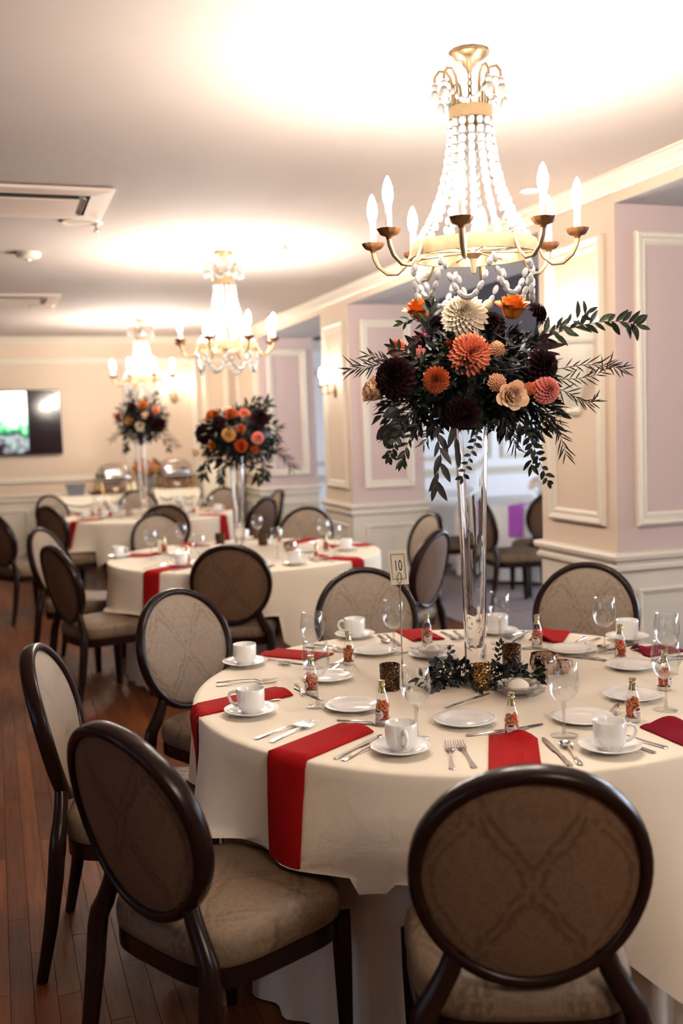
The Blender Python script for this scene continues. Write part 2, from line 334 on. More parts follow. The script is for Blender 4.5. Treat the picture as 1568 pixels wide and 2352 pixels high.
    def build(s, name, mat, parent=None, smooth=35, loc=None):
        me = bpy.data.meshes.new(name); me.from_pydata(s.v, [], s.f)
        for m in (mat if isinstance(mat, (list, tuple)) else [mat]): me.materials.append(MT[m] if isinstance(m, str) else m)
        if isinstance(mat, (list, tuple)): me.polygons.foreach_set('material_index', s.mi)
        if smooth:
            me.polygons.foreach_set('use_smooth', [True] * len(me.polygons)); me.update()
            if smooth < 180: me.set_sharp_from_angle(angle=math.radians(smooth))
        me.update()
        o = bpy.data.objects.new(name, me); COL.objects.link(o)
        if parent is not None: o.parent = parent
        if loc is not None: o.location = loc
        return o

def tag(o, label, cat, group=None):
    o['label'] = label; o['category'] = cat
    if group: o['group'] = group
    return o
def thing(name, label, cat, loc=(0, 0, 0), rz=0.0, group=None):
    o = bpy.data.objects.new(name, None); COL.objects.link(o); o.empty_display_size = 0.05
    o.location = loc; o.rotation_euler = (0, 0, rz); return tag(o, label, cat, group)
def struct(o): o['kind'] = 'structure'; return o
KIDS = {}
def kids(o): return [c for c in bpy.data.objects if c.parent == o]
def family(o):
    """the tree under o, read once, so copies are cheap"""
    return [(c, family(c)) for c in o.children]
def copy_tree(o, fam, label=None, loc=None, rz=None, group=None):
    def rec(src, fm, par):
        c = src.copy(); COL.objects.link(c); c.parent = par
        for s2, f2 in fm: rec(s2, f2, c)
        return c
    r = rec(o, fam, None)
    if label: r['label'] = label
    if group: r['group'] = group
    if loc is not None: r.location = loc
    if rz is not None: r.rotation_euler = (0, 0, rz)
    return r
def rotz(a): return Matrix.Rotation(a, 4, 'Z')
def aim(p, d, roll=0.0, s=1.0):
    """matrix at p whose +Z looks along d"""
    return Matrix.Translation(p) @ Vector(d).to_track_quat('Z', 'Y').to_matrix().to_4x4() @ rotz(roll) @ Matrix.Scale(s, 4)
# ------------------------------------------------------------------ the setting
XW, XB, YB, ZC, ZH = 2.85, 3.51, 12.4, 2.713, 2.597       # right wall face, far side of its piers, back wall, ceiling, header underside
XL, YF = -6.2, -5.0
PANEL = [(0, 0), (0, 0.020), (0.012, 0.028), (0.028, 0.024), (0.034, 0.014), (0.052, 0.018), (0.066, 0.006), (0.066, 0)]
SMALLP = [(0, 0), (0, 0.010), (0.010, 0.014), (0.028, 0.006), (0.028, 0)]
RAIL = [(0.004, 0.928), (0.034, 0.922), (0.040, 0.908), (0.036, 0.890), (0.018, 0.878), (0.016, 0.862), (0.026, 0.856), (0.026, 0.838), (0.010, 0.826), (0.004, 0.820)]
BASE = [(0.006, 0.150), (0.014, 0.145), (0.020, 0.125), (0.020, 0.0)]
CROWN = [(0, 2.642), (0.012, 2.642), (0.018, 2.656), (0.030, 2.660), (0.052, 2.684), (0.074, 2.692), (0.080, 2.702), (0.098, 2.705), (0.098, 2.713)]

fl = struct(MB().box((XL, YF, -0.10), (XB - 0.05, YB, -0.012)).build('floor', 'sub', smooth=0))
plank_me = {}
PW = 0.064
NEAR = []
for i in range(24):
    x0 = -0.62 + i * PW; y = 0.9 + RND.random() * 0.5
    while y < 8.4:
        ln = RND.choice((0.55, 0.7, 0.85, 1.0, 1.2))
        if ln not in plank_me:
            mb = MB().box((0.0005, 0.0005, -0.0115), (PW - 0.0005, ln - 0.0005, 0), ch=0.0006); o = mb.build('plank', 'floor', fl, smooth=0); plank_me[ln] = o.data
            o.location = (x0, y, 0)
        else:
            o = bpy.data.objects.new('plank', plank_me[ln]); COL.objects.link(o); o.parent = fl; o.location = (x0, y, 0)
        y += ln
    NEAR.append((x0, y))
mb = MB(); nearx = {round(a[0], 3): a[1] for a in NEAR}
i = math.floor((XL + 0.62) / PW)
while -0.62 + i * PW < XB - 0.1:
    x0 = -0.62 + i * PW; y = YF
    key = round(x0, 3)
    while y < YB:
        if key in nearx and 0.9 <= y < nearx[key]: y = nearx[key]
        ln = RND.choice((0.6, 0.8, 1.0, 1.2)); e = min(y + ln, YB)
        if key in nearx and y < 0.9: e = min(e, 0.9)
        mb.box((x0 + 0.0005, y + 0.0005, -0.0115), (x0 + PW - 0.0005, e - 0.0005, 0)); y = e
    i += 1
o = mb.build('plank_field', 'floor_i', fl, smooth=0); o['kind'] = 'stuff'

struct(MB().box((XL - 0.1, YF - 0.1, ZC), (XW, YB + 0.15, ZC + 0.12)).build('ceiling', 'ceil', smooth=0))
struct(MB().sweep([(XW, YF), (XW, YB), (XL, YB), (XL, YF)], CROWN, closed=True).build('trim_1', 'trim', smooth=0))

# back wall with its panel mouldings, rail, wainscot
wb = struct(MB().box((XL - 0.1, YB, 0), (XB, YB + 0.15, ZC)).build('wall_back', 'peach', smooth=0))
MB().box((XL, YB - 0.006, 0.0), (XW, YB, 0.83)).build('wainscot', 'wains', wb, smooth=0)
for u0, u1 in ((-1.6, 1.55), (1.65, 2.36), (2.44, 2.76)):
    MB().frame((0, YB, 0), (1, 0, 0), (0, 0, 1), (0, -1, 0), u0, u1, 1.05, 2.47, PANEL).build('panel_moulding', 'trim', wb, smooth=0)
for u0, u1 in ((-1.7, -0.75), (-0.62, 0.33), (0.46, 1.41), (1.54, 2.49)):
    MB().frame((0, YB - 0.006, 0), (1, 0, 0), (0, 0, 1), (0, -1, 0), u0, u1, 0.22, 0.74, SMALLP).build('wainscot_panel', 'trim', wb, smooth=0)
MB().sweep([(XW, YB), (XL, YB)], RAIL).build('chair_rail', 'trim', wb, smooth=0)
MB().sweep([(XW, YB - 0.005), (XL, YB - 0.005)], BASE).build('skirting_board', 'trim', wb, smooth=0)

# right wall: a header beam on deep piers, open to the side room between them
wr = struct(MB().box((XW, YF, ZH), (XB, YB, 2.83)).build('wall_right', 'peach', smooth=0))
MB().box((XW + 0.001, YF, ZH - 0.002), (XB, YB, ZH)).build('soffit_face', 'soffit', wr, smooth=0)  # thin sheet carrying the greyer underside tone
for (y0, y1) in ((0.35, 1.09), (4.294, 5.013), (8.188, 8.934), (11.30, YB)):
    p = struct(MB().box((XW, y0, 0), (XB, y1, ZH)).build('wall_right', 'peach', smooth=0))
    MB().box((XW - 0.006, y0 - 0.006, 0), (XB + 0.006, min(y1 + 0.006, YB - 0.01), 0.83)).build('wainscot', 'wains', p, smooth=0)
    path = [(XB, y0), (XW, y0), (XW, y1), (XB, y1)]
    MB().box((XW + 0.001, y0 - 0.002, 0.83), (XB, y0, ZH)).build('jamb_face', 'mauve', p, smooth=0); MB().box((XW + 0.001, y1, 0.83), (XB, y1 + 0.002, ZH)).build('jamb_face', 'mauve', p, smooth=0)  # thin sheets carrying the mauve jamb tone
    MB().sweep(path, RAIL, True).build('chair_rail', 'trim', p, smooth=0)
    MB().sweep([(XB + .006, y0 - .006), (XW - .006, y0 - .006), (XW - .006, y1), (XB + .006, y1)], BASE, True).build('skirting_board', 'trim', p, smooth=0)
    MB().frame((XW, 0, 0), (0, 1, 0), (0, 0, 1), (-1, 0, 0), y0 + 0.097, y1 - 0.097, 1.05, 2.47, PANEL).build('panel_moulding', 'trim', p, smooth=0)
    MB().frame((0, y0, 0), (1, 0, 0), (0, 0, 1), (0, -1, 0), XW + 0.105, XB - 0.10, 1.05, 2.47, PANEL).build('panel_moulding', 'trim', p, smooth=0)
    MB().frame((XW - .006, 0, 0), (0, 1, 0), (0, 0, 1), (-1, 0, 0), y0 + 0.10, y1 - 0.10, 0.22, 0.74, SMALLP).build('wainscot_panel', 'trim', p, smooth=0)
    MB().frame((0, y0 - .006, 0), (1, 0, 0), (0, 0, 1), (0, -1, 0), XW + 0.11, XB - 0.11, 0.22, 0.74, SMALLP).build('wainscot_panel', 'trim', p, smooth=0)

def holed(mb, x0, x1, ylo, yhi, z0, z1, holes):
    """wall slab in the YZ plane with rectangular window holes"""
    ys = ylo
    for (a, b, c, d) in sorted(holes):
        mb.box((x0, ys, z0), (x1, a, z1)); mb.box((x0, a, z0), (x1, b, c)); mb.box((x0, a, d), (x1, b, z1)); ys = b
    mb.box((x0, ys, z0), (x1, yhi, z1)); return mb
wn = 0
def window(x0, x1, a, b, c, d):
    global wn; wn += 1
    w = struct(MB().frame((x0 if x0 > 0 else x1, 0, 0), (0, 1, 0), (0, 0, 1), (-1 if x0 > 0 else 1, 0, 0), a - 0.08, b + 0.08, c - 0.08, d + 0.08, [(0, 0), (0, 0.025), (0.08, 0.02), (0.08, -0.05)]).build('window_%d' % wn, 'trim', smooth=0))
    xm = (x0 + x1) / 2
    m = MB(); m.box((xm - 0.02, (a + b) / 2 - 0.02, c), (xm + 0.02, (a + b) / 2 + 0.02, d)); m.box((xm - 0.02, a, (c + d) / 2 - 0.02), (xm + 0.02, b, (c + d) / 2 + 0.02)); m.build('glazing_bar', 'trim', w, smooth=0)
    for ya, yb in ((a, (a + b) / 2 - 0.02), ((a + b) / 2 + 0.02, b)):
        for za, zb in ((c, (c + d) / 2 - 0.02), ((c + d) / 2 + 0.02, d)): MB().box((xm - 0.003, ya, za), (xm + 0.003, yb, zb)).build('pane', 'pane', w, smooth=0)
hl = [(wy - 0.75, wy + 0.75, 0.75, 2.35) for wy in (-1.0, 2.2)]
struct(holed(MB(), XL - 0.1, XL, YF, YB, 0, ZC, hl).build('wall_left', 'unseen_wall', smooth=0))
for h in hl: window(XL - 0.1, XL, *h)
struct(MB().box((XL - 0.1, YF - 0.1, 0), (9.1, YF, 2.83)).build('wall_front', 'unseen_wall', smooth=0))

# the side room beyond the piers
struct(MB().box((XB - 0.05, YF, -0.10), (9.1, 13.6, -0.002)).build('floor', 'carpet', smooth=0))
struct(MB().box((XB, YF, 2.75), (9.1, 13.6, 2.83)).build('ceiling', 'purple', smooth=0))
hr = [(wy - 0.85, wy + 0.85, 0.6, 2.5) for wy in (-0.6, 2.4, 5.4, 8.4, 11.4)]
struct(holed(MB(), 9.0, 9.1, YF, 13.6, 0, 2.75, hr).build('wall_side', 'white_wall', smooth=0))
for h in hr: window(9.0, 9.1, *h)
ws = struct(MB().box((XB, 13.5, 0), (9.0, 13.6, 2.75)).build('wall_far', 'white_wall', smooth=0))
for u0, u1 in ((3.7, 5.2), (5.35, 6.85), (7.0, 8.5)):
    MB().frame((0, 13.5, 0), (1, 0, 0), (0, 0, 1), (0, -1, 0), u0, u1, 1.05, 2.35, PANEL).build('panel_moulding', 'trim', ws, smooth=0)
MB().sweep([(9.0, 13.5), (XB, 13.5)], RAIL).build('chair_rail', 'trim', ws, smooth=0)
MB().sweep([(9.0, 13.5), (XB, 13.5)], [(0, 2.62), (0.02, 2.62), (0.06, 2.70), (0.10, 2.75)]).build('cornice', 'trim', ws, smooth=0)

# ------------------------------------------------------------------ ceiling fittings
def air_unit(name, cx, cy, label):
    t = thing(name, label, 'air conditioner', (cx, cy, ZC), 0, 'ceiling air units'); s = 0.33
    m = MB()
    for a in range(4):   # sloping frame around the recess
        m.add([(-s, -s, 0), (s, -s, 0), (s, -s, -0.014), (-s, -s, -0.014), (-s + 0.10, -s + 0.10, -0.017), (s - 0.10, -s + 0.10, -0.017), (-s + 0.10, -s + 0.10, -0.004), (s - 0.10, -s + 0.10, -0.004)], [(0, 1, 2, 3), (3, 2, 5, 4), (4, 5, 7, 6)], rotz(a * PI / 2))
    m.build('frame', 'ac', t, smooth=0)
    MB().box((-s + 0.10, -s + 0.10, -0.005), (s - 0.10, s - 0.10, -0.003)).build('air_slot', 'ac_in', t, smooth=0)
    MB().box((-s + 0.150, -s + 0.175, -0.019), (s - 0.150, s - 0.130, -0.004)).build('panel_body', 'ac_in', t, smooth=0)
    MB().box((-s + 0.148, -s + 0.173, -0.025), (s - 0.148, s - 0.128, -0.019)).build('return_panel', 'ac', t, smooth=0)
    for a in (1, 3):
        MB().box((-s + 0.14, -0.008, -0.002), (s - 0.14, 0.008, 0.002), rotz(a * PI / 2) @ Matrix.Translation((0, -s + 0.125, -0.022)) @ Matrix.Rotation(0.5, 4, 'X')).build('louvre', 'plaster', t, smooth=0)
air_unit('ceiling_air_unit', 0.27, 5.26, 'beige square ceiling air conditioner nearest the camera at upper left')
air_unit('ceiling_air_unit', 0.25, 8.95, 'smaller-looking ceiling air conditioner farther along toward the television wall')
def speaker(c, label):
    t = thing('ceiling_speaker', label, 'speaker', (c[0], c[1], ZC), 0, 'round ceiling speakers')
    MB().lathe([(0.10, 0), (0.105, -0.004), (0.10, -0.010), (0.085, -0.010), (0.085, -0.006)], 28).build('rim', 'ac', t)
    MB().lathe([(0.086, -0.006), (0.05, -0.009), (0.0001, -0.010)], 28).build('grille', 'grille', t)
speaker(G(185, 508, ZC), 'round beige ceiling speaker beside the nearest air conditioner')
speaker(G(96, 703, ZC), 'round ceiling speaker beside the farther air conditioner')
def sprinkler(c, label):
    t = thing('sprinkler_head', label, 'sprinkler', (c[0], c[1], ZC), 0, 'ceiling sprinklers')
    MB().lathe([(0.035, 0), (0.034, -0.004), (0.012, -0.010), (0.010, -0.03), (0.0001, -0.03)], 16).build('escutcheon', 'trim', t)
    MB().lathe([(0.0001, -0.045), (0.020, -0.045), (0.020, -0.042), (0.006, -0.030)], 16).build('deflector', 'chrome', t)
sprinkler(G(222, 512, ZC), 'small bright sprinkler head beside the nearest ceiling speaker')
sprinkler(G(655, 555, ZC), 'tiny sprinkler head on the bright ceiling right of the middle chandelier')
t = thing('smoke_detector', 'white smoke detector on the ceiling left of the middle chandelier', 'detector', tuple(G(64, 580, ZC)))
MB().lathe([(0.075, 0), (0.075, -0.018), (0.062, -0.034), (0.03, -0.042), (0.0001, -0.042)], 24).build('housing', 'trim', t)
MB().lathe([(0.016, -0.042), (0.014, -0.05), (0.0001, -0.052)], 12).build('sensor', 'plaster', t)
c = G(1217, 437, ZC)
t = thing('recessed_downlight', 'glowing recessed downlight in the ceiling right of the nearest chandelier', 'downlight', (c.x, c.y, ZC))
MB().lathe([(0.055, 0), (0.055, -0.004), (0.044, -0.006), (0.042, -0.002)], 24).build('trim_ring', 'trim', t)
MB().lathe([(0.042, -0.0015), (0.0001, -0.0015)], 24).build('lens', emit('downlight_lens', (1.0, 0.86, 0.68), 12), t)

# ------------------------------------------------------------------ television
t = thing('television', 'wall-mounted flat television, half lit, on the back wall', 'television', (0.10, YB, 1.375))
W2, H = 0.66, 0.74
MB().box((-0.25, -0.03, 0.15), (0.25, 0.0, H - 0.15)).build('wall_bracket', 'black', t, smooth=0)
MB().box((-W2, -0.075, 0), (W2, -0.03, H), ch=0.006).build('casing', 'black', t, smooth=0)
MB().box((-W2 + 0.012, -0.0765, 0.012), (W2 - 0.012, -0.0755, H - 0.012)).build('screen', 'screen', t, smooth=0)
m = bpy.data.materials.new('television_picture'); m.use_nodes = True; nt = m.node_tree; N, L = nt.nodes, nt.links
for n in list(N): N.remove(n)
out = N.new('ShaderNodeOutputMaterial'); em = N.new('ShaderNodeEmission'); em.inputs[1].default_value = 1.6
tc = N.new('ShaderNodeTexCoord'); sp = N.new('ShaderNodeSeparateXYZ'); L.new(tc.outputs['Object'], sp.inputs[0])
nz = N.new('ShaderNodeTexNoise'); nz.inputs['Scale'].default_value = 7; nz.inputs['Detail'].default_value = 3; L.new(tc.outputs['Object'], nz.inputs[0])
ad = N.new('ShaderNodeMath'); ad.operation = 'MULTIPLY_ADD'; ad.inputs[1].default_value = 0.45; L.new(nz.outputs['Fac'], ad.inputs[0]); L.new(sp.outputs[2], ad.inputs[2])
cr = N.new('ShaderNodeValToRGB'); E_ = cr.color_ramp.elements
E_[0].position = 0.30; E_[0].color = (0.02, 0.008, 0.02, 1); E_[1].position = 0.70; E_[1].color = (1, 1, 0.98, 1)
for ps, cc in ((0.38, (0.25, 0.3, 0.28)), (0.45, (0.015, 0.01, 0.03)), (0.52, (0.06, 0.35, 0.12)), (0.60, (0.55, 0.9, 0.6))):
    e = E_.new(ps); e.color = (*cc, 1)
L.new(ad.outputs[0], cr.inputs[0]); L.new(cr.outputs[0], em.inputs[0]); L.new(em.outputs[0], out.inputs[0])
MB().box((-0.24, -0.0780, 0.014), (0.285, -0.0768, H - 0.014)).build('picture', m, t, smooth=0)

# ------------------------------------------------------------------ wall sconces
def bulb_mesh(mb, z0, r=0.0165, h=0.085, M=None):
    pr = [(0.0001, z0 + h), (r * 0.25, z0 + h * 0.95), (r * 0.55, z0 + h * 0.82), (r * 0.85, z0 + h * 0.62), (r, z0 + h * 0.40), (r * 0.94, z0 + h * 0.22), (r * 0.7, z0 + h * 0.06), (r * 0.55, z0), (0.0001, z0)]
    return mb.lathe(pr[::-1], 14, M)
def candle_sconce(loc, rz, label):
    t = thing('candle_sconce', label, 'wall light', loc, rz, 'candle sconces')   # local -Y points into the room
    MB().lathe([(0.0001, 0), (0.05, 0), (0.046, 0.012), (0.02, 0.02), (0.0001, 0.024)], 20, Matrix.Translation((0, 0, 0)) @ Matrix.Rotation(PI / 2, 4, 'X') @ Matrix.Diagonal((1, 2.0, 1, 1))).build('backplate', 'gold', t)
    for s in (-1, 1):
        pts = [(0, -0.015, -0.02), (s * 0.02, -0.05, -0.06), (s * 0.06, -0.09, -0.06), (s * 0.085, -0.10, -0.02), (s * 0.085, -0.10, 0.0)]
        a = MB().tube(pts, 0.006, 8).build('arm', 'gold', t)
        MB().lathe([(0.008, 0.0), (0.024, 0.006), (0.034, 0.016), (0.030, 0.014), (0.010, 0.006)], 16, Matrix.Translation((s * 0.085, -0.10, 0))).build('drip_pan', 'bronze', a)
        MB().lathe([(0.010, 0.006), (0.010, 0.085), (0.0001, 0.085)], 12, Matrix.Translation((s * 0.085, -0.10, 0))).build('candle_sleeve', 'candle', a)
        bulb_mesh(MB(), 0.085, M=Matrix.Translation((s * 0.085, -0.10, 0))).build('bulb', 'sbulb', a, smooth=180)
candle_sconce((XW, 8.565, 1.93), -PI / 2, 'twin candle sconce glowing on the second pier')
candle_sconce((2.09, YB, 2.02), 0, 'twin candle sconce glowing on the back wall right of the farthest chandelier')
candle_sconce((-0.95, YB, 2.02), 0, 'twin candle sconce on the back wall left of the television')
# plaster uplighter on the nearest pier
t = thing('plaster_uplighter', 'cream plaster urn-shaped uplighter glowing on the nearest pier', 'wall light', (XW, 4.66, 1.60))
def half(prof, n=18):
    mb = MB(); k = len(prof); vs = []; fs = []
    for i in range(n + 1):
        a = PI / 2 + PI * i / n
        for r, z in prof: vs.append((r * math.cos(a) * 1.25, 1.45 * r * math.sin(a), z))
    for i in range(n):
        for q in range(k - 1): fs.append((i * k + q, i * k + k + q, i * k + k + q + 1, i * k + q + 1))
    return mb.add(vs, fs)
MT['ubulb'] = emit('lit_uplighter_bulb', (1.0, 0.87, 0.72), 260)
half([(0.02, 0), (0.035, 0.02), (0.030, 0.045), (0.055, 0.10), (0.085, 0.18), (0.115, 0.27), (0.125, 0.33), (0.118, 0.355), (0.130, 0.36), (0.135, 0.375), (0.125, 0.39), (0.125, 0.43), (0.138, 0.44), (0.142, 0.455), (0.130, 0.455), (0.118, 0.44), (0.110, 0.34), (0.02, 0.26)]).build('bowl', 'plaster', t)
mb = MB()
for i in range(5):
    a = PI / 2 + PI * (i + 0.5) / 5
    mb.tube([(0.112 * math.cos(a) * 0.95, 0.162 * math.sin(a), 0.25), (0.082 * math.cos(a) * 0.95, 0.119 * math.sin(a), 0.16), (0.045 * math.cos(a) * 0.95, 0.065 * math.sin(a), 0.07)], [0.016, 0.013, 0.007], 8)
mb.build('fluting', 'plaster', t)
for s in (-1, 1): bulb_mesh(MB(), 0.38, 0.024, 0.10, Matrix.Translation((-0.06, s * 0.07, 0))).build('bulb', 'ubulb', t, smooth=180)
# ------------------------------------------------------------------ chandeliers
def make_chandelier(label):
    t = thing('crystal_chandelier', label, 'chandelier', (0, 0, 0), 0, 'chandeliers in a row')   # origin on the ceiling
    MB().lathe([(0.0001, 0), (0.058, 0), (0.0605, -0.006), (0.057, -0.013), (0.040, -0.026), (0.023, -0.032), (0.021, -0.042), (0.010, -0.052), (0.007, -0.064), (0.0001, -0.064)], 48, mod=lambda a, r, z: 1 + 0.035 * abs(math.sin(6 * a)) * (1 if r > 0.03 else 0)).build('canopy', 'gold', t, smooth=60)
    mb = MB()
    for i in range(5):
        z = -0.074 - i * 0.020; q = rotz(0.4 + (i % 2) * PI / 2)
        mb.tube([(0.006 * math.cos(a), 0, z + 0.013 * math.sin(a)) for a in [2 * PI * k / 14 for k in range(15)]], 0.0022, 6, q, cap=False)
    mb.build('chain', 'gold', t)
    MB().lathe([(0.063, -0.170), (0.066, -0.170), (0.066, -0.206), (0.063, -0.206), (0.063, -0.170)], 48).build('upper_ring', 'gold', t)
    mb = MB()
    for k in range(4):
        mb.tube([(0, 0, -0.172), (0.064 * math.cos(k * PI / 2), 0.064 * math.sin(k * PI / 2), -0.185)], 0.003, 6)
    mb.ball((0, 0, -0.168), 0.012, 10, 6); mb.build('upper_hub', 'gold', t)
    R0 = math.radians(-122)
    for k in range(4):           # curled crown hooks with pendants
        for d in (-0.20, 0.20):
            a = R0 + PI / 4 + k * PI / 2 + d
            pts = [(0.060, -0.19), (0.060, -0.11), (0.066, -0.085), (0.082, -0.068), (0.104, -0.070), (0.118, -0.088), (0.119, -0.104)]
            h = MB().tube([(r * math.cos(a), r * math.sin(a), z) for r, z in pts], 0.0040, 8).build('crown_hook', 'gold', t)
            mb = MB(); x, y = 0.119 * math.cos(a), 0.119 * math.sin(a)
            mb.ball((x, y, -0.118), 0.011, 8, 6); mb.ball((x, y, -0.148), (0.014, 0.014, 0.022), 8, 6); mb.build('crystal_pendant', 'bead', h, smooth=0)
    for k in range(4):           # short bead swags under the crown
        a0 = R0 + PI / 4 + k * PI / 2; mb = MB()
        for i in range(7):
            u = (i + 0.5) / 7; a = a0 + u * PI / 2; z = -0.120 - 0.045 * math.sin(PI * u)
            mb.ball((0.072 * math.cos(a), 0.072 * math.sin(a), z), (0.008, 0.008, 0.010), 7, 5)
        mb.build('bead_swag', 'bead', t, smooth=0)
    ns = 15
    for k in range(ns):          # the long strands of the tent
        a = 2 * PI * k / ns + 0.1; mb = MB(); L = 14
        for i in range(L):
            u = (i + 0.5) / L; r = 0.062 + 0.026 * u + 0.092 * u ** 2.6; z = -0.205 - 0.375 * u
            s = 1.0 + 0.10 * math.sin(i * 2.3 + k); mb.ball((r * math.cos(a), r * math.sin(a), z), (0.0118 * s, 0.0118 * s, 0.0152), 8, 6)
        mb.build('bead_strand', 'bead', t, smooth=0)
    MB().lathe([(0.190, -0.578), (0.196, -0.578), (0.197, -0.620), (0.190, -0.620), (0.190, -0.578)], 64).build('lower_ring', 'gold', t)
    mb = MB()
    for k in range(8):
        a = R0 + k * PI / 4 + PI / 8; mb.tube([(0.02 * math.cos(a), 0.02 * math.sin(a), -0.602), (0.191 * math.cos(a), 0.191 * math.sin(a), -0.604)], 0.003, 6)
    mb.lathe([(0.0001, -0.590), (0.026, -0.592), (0.028, -0.610), (0.012, -0.625), (0.006, -0.668), (0.0001, -0.672)], 20); mb.build('spoke_frame', 'gold', t)
    for k in range(8):
        a = R0 + k * PI / 4; c, s = math.cos(a), math.sin(a); Mz = rotz(a)
        pts = [(0.194, 0, -0.588), (0.200, 0, -0.606), (0.214, 0, -0.634), (0.240, 0, -0.656), (0.272, 0, -0.654), (0.300, 0, -0.630), (0.313, 0, -0.602), (0.316, 0, -0.584)]
        A = MB().tube(pts, [0.0040, 0.0042, 0.0048, 0.0056, 0.0062, 0.0068, 0.0074, 0.0078], 8, Mz).build('arm', 'gold', t)
        Mc = Mz @ Matrix.Translation((0.316, 0, -0.578))
        MB().lathe([(0.008, -0.008), (0.010, 0.0), (0.024, 0.005), (0.031, 0.014), (0.034, 0.022), (0.030, 0.018), (0.020, 0.010), (0.009, 0.007)], 40, Mc, mod=lambda a, r, z: 1 + (0.10 * (r / 0.034) ** 2 * abs(math.sin(5 * a)))).build('drip_pan', 'bronze', A, smooth=60)
        MB().lathe([(0.0001, 0.006), (0.0105, 0.006), (0.0105, 0.092), (0.0001, 0.092)], 14, Mc).build('candle_sleeve', 'candle', A)
        bulb_mesh(MB(), 0.092, 0.0170, 0.084, Mc).build('bulb', 'bulb', A, smooth=180)
    for k in range(8):           # lower garlands
        a0 = R0 + k * PI / 4 + PI / 8; mb = MB(); n = 10
        p0 = Vector((0.192 * math.cos(a0), 0.192 * math.sin(a0), -0.625)); p1 = Vector((0.192 * math.cos(a0 + PI / 4), 0.192 * math.sin(a0 + PI / 4), -0.625)); pv = None
        for i in range(n):
            u = (i + 0.5) / n; dip = 0.125 * (1 - (2 * u - 1) ** 2) + 0.012 * (k % 2)
            p = p0.lerp(p1, u); p.z -= dip
            u2 = u + 0.04; q = p0.lerp(p1, u2); q.z -= 0.125 * (1 - (2 * u2 - 1) ** 2) + 0.012 * (k % 2)
            mb.ball((0, 0, 0), (0.0092, 0.0092, 0.0165), 7, 6, aim(p, q - p))
        mb.build('bead_garland', 'bead', t, smooth=0)
    return t
ch0 = make_chandelier('nearest gilt and crystal chandelier with eight candle bulbs'); fam = family(ch0); ch0.location = (1.445, 2.943, ZC)
copy_tree(ch0, fam, 'second crystal chandelier, hanging over the middle table', (1.449, 6.522, ZC))
copy_tree(ch0, fam, 'unseen crystal chandelier added behind the camera to light the table fronts', (1.445, -0.70, ZC))  # out of view, added as fill light for cups and cloth fronts
copy_tree(ch0, fam, 'farthest crystal chandelier, hanging before the back wall', (1.455, 10.45, ZC))

